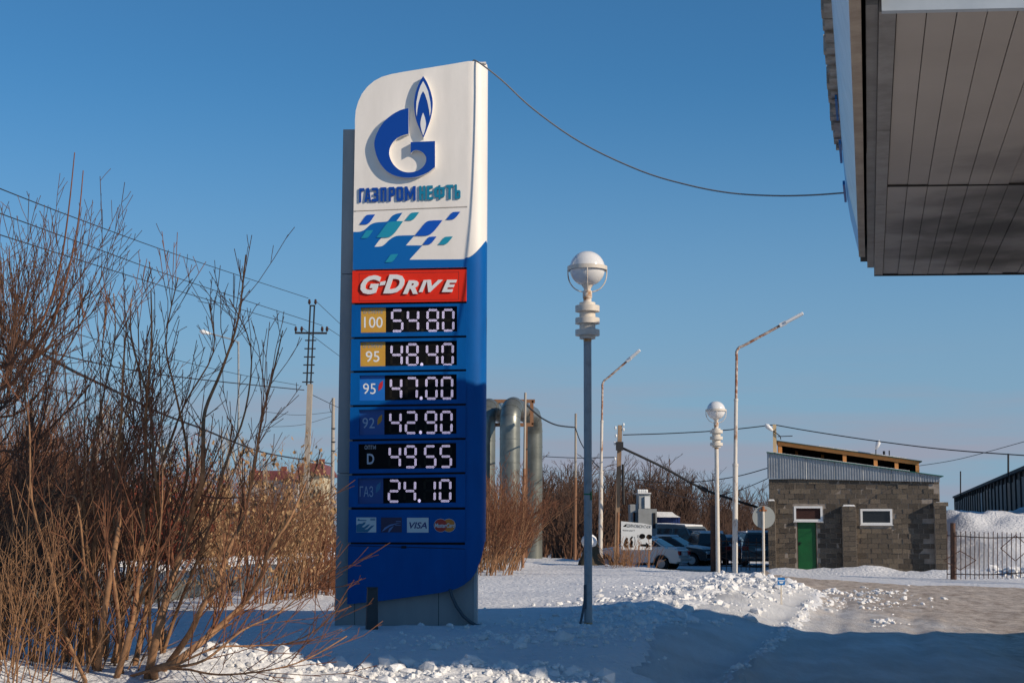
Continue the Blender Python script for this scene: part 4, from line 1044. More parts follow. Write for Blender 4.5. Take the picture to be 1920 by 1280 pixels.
for px_ in (1491, 1541):
    xa = S(px_, 850)[0]; xb = S(px_ + 6, 850)[0]
    mb = MB(); mb.prism([(xa, gl(xa)), (xb, gl(xb)), (xb, tl(xb) - 0.17), (xa, tl(xa) - 0.17)], SY + 2.2, SY + 2.3); mb.build('timber_post', TIM, bld)
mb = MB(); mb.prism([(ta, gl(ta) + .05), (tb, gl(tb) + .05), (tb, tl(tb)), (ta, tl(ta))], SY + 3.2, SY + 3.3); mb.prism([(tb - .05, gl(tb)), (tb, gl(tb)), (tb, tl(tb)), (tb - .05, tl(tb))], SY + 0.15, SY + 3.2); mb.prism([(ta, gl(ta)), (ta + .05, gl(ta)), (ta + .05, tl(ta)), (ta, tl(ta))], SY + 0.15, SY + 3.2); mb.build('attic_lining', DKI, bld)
mb = MB(); slopebox(mb, ta - 0.06, tl(ta - .06) + 0.004, tb + 0.12, tl(tb + .12) + 0.004, SY - 0.12, SY + 3.5, 0.04); ur = mb.build('upper_roof', mat('dark_green_edge', (0.02, 0.07, 0.05), (0.10, 0.07, 0.04), rough=0.6, scale=2), bld)
mb = MB(); slopebox(mb, ta + 1.7, tl(ta + 1.7) + 0.045, tb - 0.5, tl(tb - .5) + 0.045, SY - 0.1, SY + 3.3, 0.03); mb.build('snow_layer', CLOD, ur)
# post with lamp, antenna, roof lamp and vents
mb = MB(); xa = S(1450, 850)[0]; zt_ = S(1453, 796)[1]; mb.box((xa + 0.07, SY - 0.1, (zt_ + gl(xa)) / 2), (0.145, 0.12, zt_ - gl(xa))); mb.build('timber_mast', mat('pale_timber', (0.60, 0.44, 0.25), rough=0.7), bld)
def lamp_on(px0, py0, px1, py1, armpts):
    a = S(px0, py0); b = S(px1, py1); p = Vector((a[0], SY - .25, a[1])); q = Vector((b[0], SY - .35, b[1]))
    mb = MB(); mb.tube([p, p.lerp(q, .35), p.lerp(q, .75), q], [0.04, 0.085, 0.10, 0.03], 10); l = mb.build('roof_lamp', LEDH, bld, smooth=True)
    mb = MB(); mb.tube([(S(*c)[0], SY - .2, S(*c)[1]) for c in armpts], 0.022, 6); mb.build('lamp_arm', GAP, l)
lamp_on(1449, 808, 1435, 796, [(1448, 807), (1458, 814), (1463, 818), (1464, 824)])
lamp_on(1641.5, 842, 1648, 826, [(1641.8, 852), (1641.8, 842)])
mb = MB()
for (x_, y0, y1, w) in ((1653, 854, 849, .06), (1660, 854.5, 843, .05), (1670, 856, 842, .025)):
    a = S(x_, y0); b = S(x_, y1); mb.tube([(a[0], SY + 1.0, a[1] - .2), (b[0], SY + 1.0, b[1])], w, 8)
mb.build('vent_pipes', GAP, bld)
mb = MB(); a = S(1458, 818); b = S(1486, 817); mb.tube([(a[0], SY, a[1]), (b[0], SY, b[1])], 0.018, 5); mb.build('antenna', GAP, bld)

# ------------------------------------------------------------------ steel fence by the building and garages on the bank
FRUST = mat('fence_rusty_steel', (0.055, 0.030, 0.022), (0.11, 0.05, 0.03), rough=0.7, scale=6)
FY = 58.0
def fence(label, px0, px1, step, Y0, Y1, top, bot, post, diamonds, name='metal_fence'):
    Yf = lambda px: Y0 + (Y1 - Y0) * (px - px0) / (px1 - px0)
    p0 = WY(px0, bot(px0), Yf(px0)); t = thing(name, label, 'fence', p0)
    n = int((px1 - px0) / step); rg = random.Random(int(px0))
    for i in range(n + 1):
        px = px0 + i * step; Y = Yf(px); lean = rg.uniform(-1, 1) * 0.6 + (6 if rg.random() < 0.06 else 0)
        a = WY(px - lean * 0.4, bot(px) + 3, Y); b = WY(px - lean, top(px) + rg.uniform(-1.5, 1.5), Y)
        mb = MB(); mb.tube([a, b], 0.017, 5); mb.build('bar', FRUST, t, org=p0)
    for f in (0.12, 0.93):
        pts = [WY(px, top(px) + (bot(px) - top(px)) * f + 1.2 * math.sin(px * 0.045), Yf(px) - 0.02) for px in np.linspace(px0, px1, 9)]
        mb = MB(); mb.tube(pts, 0.019, 5); mb.build('rail', FRUST, t, org=p0)
    for px, w, yt, yb in post:
        mb = MB(); mb.tube([WY(px, yb, Yf(px) - 0.03), WY(px - .4, yt, Yf(px) - 0.03)], w, 8); mb.build('post', FRUST, t, org=p0, smooth='auto')
    for cx, cy, rx, ry in diamonds:
        q = [WY(cx + a * rx, cy + b * ry, Yf(cx) - 0.035) for a, b in ((-1, 0), (0, -1), (1, 0), (0, 1), (-1, 0))]
        mb = MB()
        for i in range(4): mb.tube([q[i], q[i + 1]], 0.016, 5)
        mb.build('diamond', FRUST, t, org=p0)
    return t
fence('rusty bar fence with diamond pattern below the snowy bank', 1776, 1990, 8.6, 57.5, 52.0, lambda x: 994 + (x - 1776) * 0.03, lambda x: 1083 - (x - 1776) * 0.02, [(1787, 0.10, 980, 1092), (1975, 0.10, 985, 1100)], [(1904, 1027, 28, 24), (1800, 1050, 30, 18)])
fence('low bar gate in the shade left of the block building', 1334, 1436, 9.3, 66.0, 66.0, lambda x: 1008, lambda x: 1066, [(1338, 0.13, 947, 1072)], [(1385, 1040, 40, 16)], 'metal_gate')
GROOF = mat('garage_roof_edge', (0.035, 0.033, 0.032), rough=0.8)
g0 = Vector((25.3, 74.5, 0)); g1_ = Vector((44.0, 152.0, 0)); gd = (g1_ - g0).normalized(); gn = Vector((-gd.y, gd.x, 0))
g0 = g0 - gd * 1.5
gar = thing('garage_row', 'long dark row of old garages along the snowy bank', 'garages', (g0.x, g0.y, 2.4))
GO = Vector((g0.x, g0.y, 2.4)); GL = (g1_ - g0).length
def gbox(mb, s0, s1, d0, d1, z0, z1, mi=0):
    vs = [g0 + gd * s + gn * -d + Vector((0, 0, z)) for z in (z0, z1) for s, d in ((s0, d0), (s1, d0), (s1, d1), (s0, d1))]
    mb.add(vs, [(3, 2, 1, 0), (4, 5, 6, 7), (0, 1, 5, 4), (1, 2, 6, 5), (2, 3, 7, 6), (3, 0, 4, 7)], mi)
mb = MB(); gbox(mb, 0, GL, 0, 6, 0.5, 4.45); mb.build('wall', mat('garage_brick_dark', (0.06, 0.05, 0.045), (0.10, 0.07, 0.055), rough=0.9, scale=1.5), gar, org=GO)
mb = MB(); gbox(mb, -0.2, GL + .2, -0.25, 6.2, 4.452, 4.62); rfg = mb.build('roof', GROOF, gar, org=GO)
mb = MB(); gbox(mb, 0, GL, -0.15, 6, 4.622, 4.66); mb.build('snow_layer', CLOD, rfg, org=GO)
rng = random.Random(11)
GD = [mat('garage_door_%d' % i, c, rough=0.6) for i, c in enumerate(((0.03, 0.032, 0.035), (0.10, 0.045, 0.025), (0.05, 0.055, 0.06), (0.035, 0.025, 0.02), (0.20, 0.20, 0.20)))]
s_ = 0.5; i = 0
while s_ < GL - 3:
    m = GD[4] if i == 12 else GD[rng.choice((0, 0, 1, 2, 3))]
    for k in (0, 1):
        mb = MB(); gbox(mb, s_ + k * 1.25 + .02, s_ + (k + 1) * 1.25 - .02, -0.07, -0.003, 2.0, 4.15 + rng.uniform(-.1, .05)); mb.build('garage_door', m, gar, org=GO)
    mb = MB(); gbox(mb, s_ + 2.62, s_ + 2.86, -0.14, -0.003, 2.0, 4.44); mb.build('pier', GROOF, gar, org=GO)
    s_ += 3.1; i += 1
for px, py0, py1, Y in ((1890.5, 890, 850, 80), (1801, 925, 883, 116)):
    a = WY(px, py0 + 3, Y); mb = MB(); mb.tube([a, WY(px, py1, Y)], 0.05, 6); mb.build('roof_mast', GROOF, gar, org=GO)

# ------------------------------------------------------------------ utility poles
CONC = mat('concrete_pole', (0.42, 0.37, 0.31), (0.32, 0.28, 0.24), rough=0.9, scale=3, stretch=(1, 1, .4))
STEEL = mat('dark_pole_steel', (0.022, 0.022, 0.024), rough=0.6)
WOOD = mat('weathered_wood_pole', (0.34, 0.24, 0.16), (0.22, 0.14, 0.09), rough=0.9, scale=4, stretch=(1, 1, .3))
RUSTP = mat('rust_pole', (0.22, 0.10, 0.05), (0.30, 0.16, 0.09), rough=0.8, scale=4, stretch=(1, 1, .3))
WIRE = mat('black_wire', (0.018, 0.018, 0.020), rough=0.6)
UY = 67.0
def U(x, y, d=0): return WY(x, y, UY + d)
ub = U(571, 1000); t = thing('utility_pole', 'concrete power pole with black steel lattice head and rungs', 'utility pole', ub)
mb = MB(); a = U(570, 1010); b = U(581.5, 720); mb.bar(a, b, 0.25, 0.22); mb.build('post', CONC, t, org=ub)
mb = MB()
for dx in (-3.4, 4.0):
    mb.bar(U(578.5 + dx, 722), U(585.5 + dx * 1.05, 572), 0.09, 0.06)
mb.bar(U(580.5, 573), U(590.5, 573), 0.06, 0.06); mb.build('steel_mast', STEEL, t, org=ub)
mb = MB(); mb.bar(U(553, 624), U(613, 624.5), 0.10, 0.08); arm = mb.build('crossarm', STEEL, t, org=ub)
for k, y in enumerate((638, 653.5, 669, 684, 699, 716)): 
    xc = 582.5 - (y - 638) * 0.07; mb = MB(); mb.bar(U(xc - 10.5, y), U(xc + 10.5, y), 0.055, 0.05); mb.build('rung', STEEL, t, org=ub)
INS = mat('brown_insulator', (0.05, 0.022, 0.018), rough=0.2)
for x, y in ((580, 571), (591.5, 571), (554.5, 622), (565.5, 622), (604, 622), (613, 622)):
    mb = MB(); c = U(x, y); mb.lathe([(0.03, 0), (0.03, .04), (0.075, .05), (0.05, .10), (0.075, .12), (0.045, .17), (0.06, .19), (0.03, .24)], 10, c); mb.build('insulator', INS, t, org=ub, smooth=True)
ub = WY(622, 1010, 92); t = thing('utility_pole', 'slimmer wooden pole partly behind the left edge of the pylon', 'utility pole', ub)
mb = MB(); mb.tube([WY(622, 1015, 92), WY(625, 746, 92)], [0.13, 0.10], 10); mb.build('post', CONC, t, org=ub, smooth='auto')
mb = MB()
for y in (803, 828, 845): mb.bar(WY(621, y, 91.9), WY(629, y, 91.9), 0.06, 0.06)
mb.tube(spline([WY(624, 748, 91.8), WY(619, 755, 91.8), WY(618.5, 765, 91.8), WY(621, 773, 91.8)], 3), 0.02, 5); mb.build('fittings', STEEL, t, org=ub)
CY = 66.0
ub = WY(1157, 1062, CY); t = thing('utility_pole', 'short brown pole with insulators and a steel footing beside the tyre sign', 'utility pole', ub)
mb = MB(); mb.bar(WY(1155, 1072, CY), WY(1162.5, 797, CY), 0.20, 0.18); mb.build('post', WOOD, t, org=ub)
mb = MB(); mb.tube([WY(1157.5, 1060, CY - .25), WY(1159, 960, CY - .25)], 0.06, 8); mb.build('steel_footing', RUSTP, t, org=ub)
mb = MB(); mb.tube([WY(1168, 870, CY - .2), WY(1169.5, 945, CY - .2)], 0.06, 7); mb.build('cable_drop', WIRE, t, org=ub)
mb = MB(); mb.bar(WY(1155, 836, CY - .12), WY(1168.5, 836, CY - .12), 0.22, 0.36); mb.build('clamp_band', STEEL, t, org=ub)
for x, y in ((1154, 803), (1155, 818), (1169, 797), (1169, 806), (1152.5, 832), (1153, 861)):
    mb = MB(); c = WY(x, y, CY - .1); mb.lathe([(0.02, -.06), (0.045, 0), (0.05, .06), (0.03, .1)], 8, c); mb.build('insulator', PLW, t, org=ub, smooth=True)
ub = WY(980, 1062, 60); t = thing('thin_pole', 'thin two-tone pole with rusty lower half in front of the pipe bend', 'pole', ub)
mb = MB(); mb.tube([WY(980, 1066, 60), WY(983, 878, 60)], 0.066, 10); mb.build('lower_post', RUSTP, t, org=ub, smooth='auto')
mb = MB(); mb.tube([WY(983, 878, 60), WY(985, 736, 60)], 0.05, 10); mb.build('upper_post', CONC, t, org=ub, smooth='auto')
ub = WY(1078, 1046, 76); t = thing('thin_pole', 'thin brown pole between the pipes and the globe lamp', 'pole', ub)
mb = MB(); mb.tube([WY(1078, 1050, 76), WY(1079, 895, 76)], 0.075, 8); mb.build('lower_post', RUSTP, t, org=ub, smooth='auto')
mb = MB(); mb.tube([WY(1079, 895, 76), WY(1079.5, 775, 76)], 0.055, 8); mb.build('upper_post', CONC, t, org=ub, smooth='auto')
def wire(label, pts, r=0.013, k=5, name='overhead_wire', m=None):
    p = spline([WY(*q) for q in pts], k); mb = MB(); mb.tube(p, r, 5)
    o = mb.build(name, m or WIRE, None, org=p[0], smooth=True); o.location = p[0]
    return tag(o, label, 'wire', 'overhead wires')
wire('uppermost thin wire from the lattice pole to the left edge', [(-20, 346, 30), (150, 412, 38), (350, 484, 50), (578, 559, 67)])
wire('middle of three thin wires running left from the lattice pole', [(-20, 393, 30), (150, 455, 38), (350, 527, 50), (604, 610, 67)])
wire('lowest of three thin wires running left from the lattice pole', [(-20, 434, 30), (150, 488, 38), (350, 550, 50), (555, 610, 67)])
wire('short wire dropping from the lattice pole head behind the pylon', [(591, 563, 67), (642, 611, 80), (690, 655, 95)])
wire('short wire dropping from the right end of the crossarm', [(613, 614, 67), (645, 635, 80), (690, 667, 95)])
wire('short wire dropping from the left end of the crossarm', [(566, 614, 67), (636, 667, 80), (690, 705, 95)])
wire('wire leaving the concrete post of the lattice pole leftwards', [(60, 654, 40), (300, 702, 52), (570, 731, 67)], 0.02)
wire('wire from the lattice pole post to the slim wooden pole', [(583, 739, 67), (640, 766, 80), (690, 786, 92)], 0.016)
wire('faint wire crossing the bushes below the far street lamp', [(75, 606, 45), (250, 655, 55), (440, 700, 70), (560, 722, 80)], 0.013)
wire('thick black cable sagging through the bushes to the slim pole', [(-30, 580, 22), (38, 637, 27), (131, 692, 34), (210, 730, 40), (300, 774, 47), (380, 804, 55), (453, 834, 63), (512, 852, 72), (622, 869, 91)], 0.036, 5, 'overhead_cable')
wire('low wire between the far poles near the pylon edge', [(500, 772, 90), (560, 778, 91), (622, 772, 92)], 0.013)
wire('lower wire hanging left of the slim wooden pole', [(480, 800, 90), (560, 797, 91), (622, 780, 92)], 0.013)
wire('looped cable strung between the two thin poles', [(985, 757, 60), (1005, 775, 63), (1020, 786, 66), (1045, 797, 70), (1079, 801, 76)], 0.035, 5, 'overhead_cable')
wire('cable falling from the thin brown pole behind the globe lamp', [(1079, 802, 76), (1087, 825, 75), (1098, 845, 74), (1115, 868, 71), (1127, 878, 68)], 0.025)
wire('wire from the short brown pole to the timber mast', [(1168, 815, 66), (1260, 812, 65.5), (1360, 806, 65), (1452, 796, 64.4)], 0.022)
wire('long wire from the timber mast over the garages', [(1452, 796, 64.4), (1520, 808, 63), (1640, 826, 61), (1780, 843, 58), (1960, 856, 54)], 0.022)
wire('thick black cable slanting from the short brown pole to the building corner', [(1168, 840, 66), (1240, 874, 66), (1318, 916, 66), (1380, 938, 66.2), (1445, 958, 66.5)], 0.055, 5, 'overhead_cable')
wire('dark cable joint thickening on the slanting cable', [(1310, 911.5, 65.9), (1318, 916, 65.9), (1326, 920, 65.9)], 0.10, 3, 'cable_joint')
wire('sagging wire from the short pole to the gable corner', [(1165, 895, 66), (1230, 903, 66), (1300, 903.5, 65.5), (1380, 893, 65), (1443, 876, 64.3)], 0.02)
wire('lower sagging wire running to the gable corner', [(1195, 905, 95), (1300, 935, 80), (1380, 920, 70), (1443, 895, 64.3)], 0.018)
wire('wire crossing from the left to the short brown pole', [(1010, 855, 90), (1080, 858, 78), (1155, 857, 66)], 0.022)
wire('thin wire rising to the right above the garages', [(1722, 873, 64.5), (1800, 860, 60), (1930, 825, 52)], 0.012)

# ------------------------------------------------------------------ heating pipes
PIPE = mat('galvanised_pipe_cover', (0.24, 0.25, 0.225), (0.15, 0.16, 0.145), rough=0.36, metal=0.5, scale=1.2, stretch=(1, 1, 1))
PR = 0.475
def arch(c0, c1, top, r):
    a = Vector(c0); b = Vector(c1); d = Vector((b.x - a.x, b.y - a.y, 0)).normalized(); o = []
    o.append(Vector((a.x, a.y, a.z)))
    for q in range(9):
        t_ = q / 8 * math.pi / 2; o.append(Vector((a.x, a.y, top - r)) + d * (r - r * math.cos(t_)) + Vector((0, 0, r * math.sin(t_))))
    for q in range(9):
        t_ = q / 8 * math.pi / 2; o.append(Vector((b.x, b.y, top - r)) - d * (r - r * math.sin(t_)) + Vector((0, 0, r * math.cos(t_))))
    o.append(Vector((b.x, b.y, b.z))); return o
def pipeline(label, x0, y0, x1, y1, run, zc, top):
    t = thing('heating_pipe', label, 'pipe', (x0, y0, 0), 0, 'insulated heating pipes')
    og = Vector((x0, y0, 0))
    mb = MB(); mb.tube(arch((x0, y0, -0.4), (x1, y1, -0.4), top, 0.95), PR, 24); p = mb.build('portal_bend', PIPE, t, org=og, smooth='auto')
    ar = arch((x0, y0, -0.4), (x1, y1, -0.4), top, 0.95)
    # lapped joint bands of the sheet cover
    for q in range(1, len(ar) - 1, 2):
        d = (ar[q + 1] - ar[q - 1]).normalized(); mb = MB(); mb.tube([ar[q] - d * 0.03, ar[q] + d * 0.03], PR + 0.012, 24); mb.build('joint_band', PIPE, p, org=og, smooth='auto')
    for (xx, yy) in ((x0, y0), (x1, y1)):
        for z in (1.2, 2.3, 3.4, 4.5, 5.6):
            mb = MB(); mb.tube([(xx, yy, z - .025), (xx, yy, z + .025)], PR + 0.011, 24); mb.build('joint_band', PIPE, p, org=og, smooth='auto')
    a = Vector((run[0], run[1], zc)); b = Vector((x0, y0, zc)); d = (b - a).normalized()
    mb = MB(); mb.tube([a, b + d * 0.1], PR, 24); g = mb.build('ground_run', PIPE, t, org=og, smooth='auto')
    n = int((b - a).length / 1.6)
    for q in range(n):
        c = a + d * (q * 1.6 + .5); mb = MB(); mb.tube([c - d * .025, c + d * .025], PR + .01, 24); mb.build('joint_band', PIPE, g, org=og, smooth='auto')
    n = int((b - a).length / 0.5); rg = random.Random(4); mb = MB(); vs = []; side = Vector((d.y, -d.x, 0))
    for q in range(n + 1):
        c = a + d * (q * 0.5); h = 0.05 + rg.uniform(-.03, .03); w = 0.22 + rg.uniform(-.08, .08)
        for s in (-w, -w * .6, 0, w * .6, w):
            zz = math.sqrt(max(0, (PR + .008) ** 2 - s * s)); vs.append(c + side * s + Vector((0, 0, zz + h * max(0, 1 - (s / w) ** 2))))
    mb.add(vs, [(q * 5 + e, q * 5 + e + 1, q * 5 + 6 + e, q * 5 + 5 + e) for q in range(n) for e in range(4)])
    mb.build('snow_on_pipe', CLOD, g, org=og, smooth=True)
    return t
pipeline('nearer silver heating pipe along the ground, rising in a tall bend', -0.08, 71.0, 1.1, 78.0, (-9.6, 26.0), 0.16, 7.15)
pipeline('farther silver heating pipe whose bend shows beside the pylon edge', -1.25, 72.5, -0.1, 79.5, (-11.0, 27.0), 0.20, 7.2)
q0 = WY(1000, 1045, 74.0); t = thing('pipe_support_frame', 'rusty brown steel frame holding the top of the pipe bends', 'support frame', q0)
F_ = lambda x, y, d=74.0: WY(x, y, d)
for pts_ in (((997, 751), (997, 796)), ((972, 752), (972, 796)), ((925, 752), (1003, 752)), ((925, 796), (1000, 796))):
    mb = MB(); mb.bar(F_(*pts_[0]), F_(*pts_[1]), 0.17, 0.17); mb.build('steel_beam', RUSTP, t, org=q0)
mb = MB(); mb.bar(F_(945, 796), F_(945, 1045), 0.16, 0.16); mb.build('leg', RUSTP, t, org=q0)
mb = MB(); mb.bar(F_(986, 796), F_(986, 1045), 0.16, 0.16); mb.build('leg', RUSTP, t, org=q0)

# ------------------------------------------------------------------ tyre service sign board
SGY = 61.0
sb = WY(1193, 1060, SGY); t = thing('tyre_service_sign', 'white board with black lettering, sprayed blots and arrow beside the pole', 'sign', sb)
def Q(px, py): p = WY(px, py, SGY) - sb; return (p.x, p.z)
SBW = mat('sign_board_white', (0.66, 0.68, 0.68), (0.60, 0.62, 0.62), rough=0.5, scale=2)
INK = mat('sign_black_paint', (0.006, 0.006, 0.007), rough=0.8, spec=0.08)
mb = MB(); mb.prism([Q(1164.5, 1030.5), Q(1222, 1030), Q(1222, 984), Q(1205, 980.5), Q(1164.5, 976.5)], -0.02, 0.02); bd = mb.build('board', SBW, t)
def ink(poly): mb_.prism([Q(*p) for p in poly], -0.026, -0.0195)
mb_ = MB(); put_text(mb_, 'ШИНОМОНТАЖ', Q(1175, 987.8), Q(1220, 990.6), Q(1175.5, 981.2), Q(1221, 984.8), -0.026, bold=0.0, shear=0.15); mb_.build('lettering', INK, bd)
mb_ = MB(); put_text(mb_, 'Низкие цены !!!', Q(1167.5, 995.5), Q(1190, 996.3), Q(1167.5, 991.8), Q(1190, 992.3), -0.026, bold=0.0); mb_.build('lettering', INK, bd)
mb_ = MB(); put_text(mb_, 'т.', Q(1194, 1007.5), Q(1198, 1007.8), Q(1194.5, 1003), Q(1198.5, 1003), -0.026, bold=0.01, shear=.2); mb_.build('lettering', INK, bd)
mb_ = MB(); ink([(1168, 986.5), (1171, 984), (1175, 981.3), (1174, 987)]); mb_.build('painted_mark', INK, bd)
for cx, cy, rx, ry in ((1204, 1005, 5.6, 5.0), (1217, 1006, 5.2, 4.8)):
    mb_ = MB(); ink([(cx + rx * math.cos(a / 14 * 2 * math.pi) * (1 + .1 * math.sin(a * 2.1)), cy + ry * math.sin(a / 14 * 2 * math.pi)) for a in range(14)]); mb_.build('painted_mark', INK, bd)
mb_ = MB(); ink([(1201, 1019.5), (1211, 1019.5), (1211, 1016), (1219.7, 1023), (1211, 1028.3), (1211, 1024.2), (1201, 1023.6)]); mb_.build('arrow', INK, bd)
mb_ = MB(); ink([(1169, 1022), (1171, 1013), (1174, 1007), (1178, 1009), (1176, 1014), (1178, 1017), (1174, 1020), (1177, 1022), (1178, 1025.5), (1171, 1026), (1170, 1023.5)]); mb_.build('painted_mark', INK, bd)
mb_ = MB(); ink([(1180, 1025), (1182, 1014), (1181, 1009), (1185, 1004.5), (1187, 1006), (1184, 1011), (1187, 1015), (1186, 1022), (1188, 1025), (1184, 1026)]); ink([(1188.2, 1024), (1190.3, 1018), (1190.2, 1010), (1188.6, 1005.5), (1190, 1006.5), (1191.3, 1013), (1190.8, 1020)]); mb_.build('painted_mark', INK, bd)
for x in (1170, 1217):
    mb = MB(); a = Q(x, 1032); mb.box((a[0], 0.05, a[1] / 2 - .1), (0.07, 0.06, a[1] + 1.2)); mb.build('leg', RUSTP, t)

# ------------------------------------------------------------------ transformer kiosk and blue shed
KW = mat('kiosk_pale_paint', (0.34, 0.36, 0.365), (0.27, 0.28, 0.28), rough=0.5, scale=2)
KY = 78.0
kb = WY(1208, 1030, KY); t = thing('transformer_kiosk', 'pale metal transformer kiosk with insulators on top behind the sign', 'transformer', kb)
def kbox(nm, x0, y0, x1, y1, d0, d1, m=KW):
    a = WY(x0, y1, KY + d0) ; b = WY(x1, y0, KY + d0); mb = MB(); mb.box(((a.x + b.x) / 2, KY + (d0 + d1) / 2, (a.z + b.z) / 2), (b.x - a.x, d1 - d0, b.z - a.z)); return mb.build(nm, m, t, org=kb)
kbox('cabinet', 1197.5, 953.5, 1231.5, 1040, 0, 2.0); kbox('side_cabinet', 1182, 945, 1197, 960, 0.3, 1.8); kbox('side_frame', 1183, 960, 1186.5, 1040, 0.3, 1.8); kbox('side_panel', 1192, 960, 1197.2, 1040, 0.4, 1.8, mat('kiosk_grey', (0.20, 0.23, 0.25), rough=0.6))
kbox('tower', 1198, 924, 1219.5, 953.2, 0.2, 1.9); kbox('tower_door', 1209, 930, 1218.5, 952.5, 0.1, 0.197, PLW); kbox('vent', 1224, 961, 1229, 990, -0.03, -0.003, GAP); kbox('lid', 1196.5, 923, 1221, 925.2, 0.1, 2.0, LEDH)
for x in (1197, 1200.5, 1204.5, 1208, 1212):
    mb = MB(); c = WY(x, 923, KY + .6); mb.lathe([(0.05, 0), (0.09, .03), (0.06, .07), (0.09, .1), (0.05, .16)], 10, c); mb.build('insulator', PLW, t, org=kb, smooth=True)
SHB = mat('shed_blue_sheet', (0.010, 0.035, 0.17), (0.008, 0.028, 0.14), rough=0.5, scale=2)
sh = WY(1255, 1030, 84); t = thing('blue_shed', 'dark blue metal shed with snowy roof behind parked cars', 'shed', sh)
def sbx(nm, x0, y0, x1, y1, d0, d1, m):
    a = WY(x0, y1, 84 + d0); b = WY(x1, y0, 84 + d0); mb = MB(); mb.box(((a.x + b.x) / 2, 84 + (d0 + d1) / 2, (a.z + b.z) / 2), (b.x - a.x, d1 - d0, b.z - a.z)); return mb.build(nm, m, t, org=sh)
sbx('wall', 1229, 969, 1275, 1040, 0, 4, SHB); sbx('door', 1244, 994, 1264, 1040, -.04, -.003, GAP); sbx('window', 1266, 996, 1272, 1012, -.04, -.003, GLS)
for q in range(10):
    sbx('sheet_rib', 1230 + q * 4.6, 970, 1230.7 + q * 4.6, 993, -.03, -.003, SHB)
mb = MB(); a = WY(1227, 969, 83.6); b = WY(1276, 969, 83.6); zz = a.z
mb.prism([(a.x, zz), (b.x, zz), (b.x - .25, zz + .12), (b.x - .45, zz + .28), (a.x, zz + .30)], 83.6, 88.2); mb.build('snowy_roof', CLOD, t, org=sh)
# ------------------------------------------------------------------ far houses
def house(label, x0, y0, x1, y1, Y, wallm, roofm, ridge, cat='house', rows=1, wins=4):
    a = WY(x0, y1, Y); b = WY(x1, y0, Y); o_ = Vector(((a.x + b.x) / 2, Y, a.z))
    t = thing('house', label, cat, o_); w = b.x - a.x; h = b.z - a.z
    mb = MB(); mb.box((0, 4, h / 2 - 1), (w, 8, h + 2)); mb.build('wall', wallm, t)
    mb = MB(); r = WY(x0, ridge, Y).z - a.z
    mb.prism([(-w / 2 - .4, h), (w / 2 + .4, h), (w / 2 - w * .08, r), (-w / 2 + w * .08, r)], -0.4, 8.4); rf_ = mb.build('roof', roofm, t)
    mb = MB(); mb.box((w * .25, 3, r + .1), (0.5, 0.5, 0.8)); mb.build('chimney', mat('brick_red', (0.25, 0.08, 0.05), rough=0.9), rf_)
    for q in range(wins):
        mb = MB(); mb.box((-w / 2 + (q + .5) * w / wins, -0.03, h * .5), (w / wins * .4, 0.06, h * .42)); wi = mb.build('window', GLS, t)
    return t
CREAM = mat('cream_wall', (0.55, 0.47, 0.32), (0.48, 0.41, 0.28), rough=0.8, scale=1); REDR = mat('red_roof', (0.20, 0.055, 0.045), (0.15, 0.045, 0.04), rough=0.6, scale=1); WHW = mat('pale_wall', (0.55, 0.53, 0.50), rough=0.8)
house('cream house with red roof glimpsed through bushes left of the pylon', 560, 890, 606, 985, 135, CREAM, REDR, 868)
house('low maroon roofed house glimpsed behind the dry leaves', 470, 900, 540, 985, 140, WHW, mat('maroon_roof', (0.16, 0.04, 0.045), rough=0.6), 882, wins=6)
house('pale low building with red roof behind the thickets in the middle', 1018, 947, 1072, 1000, 150, WHW, REDR, 932, 'building', wins=5)

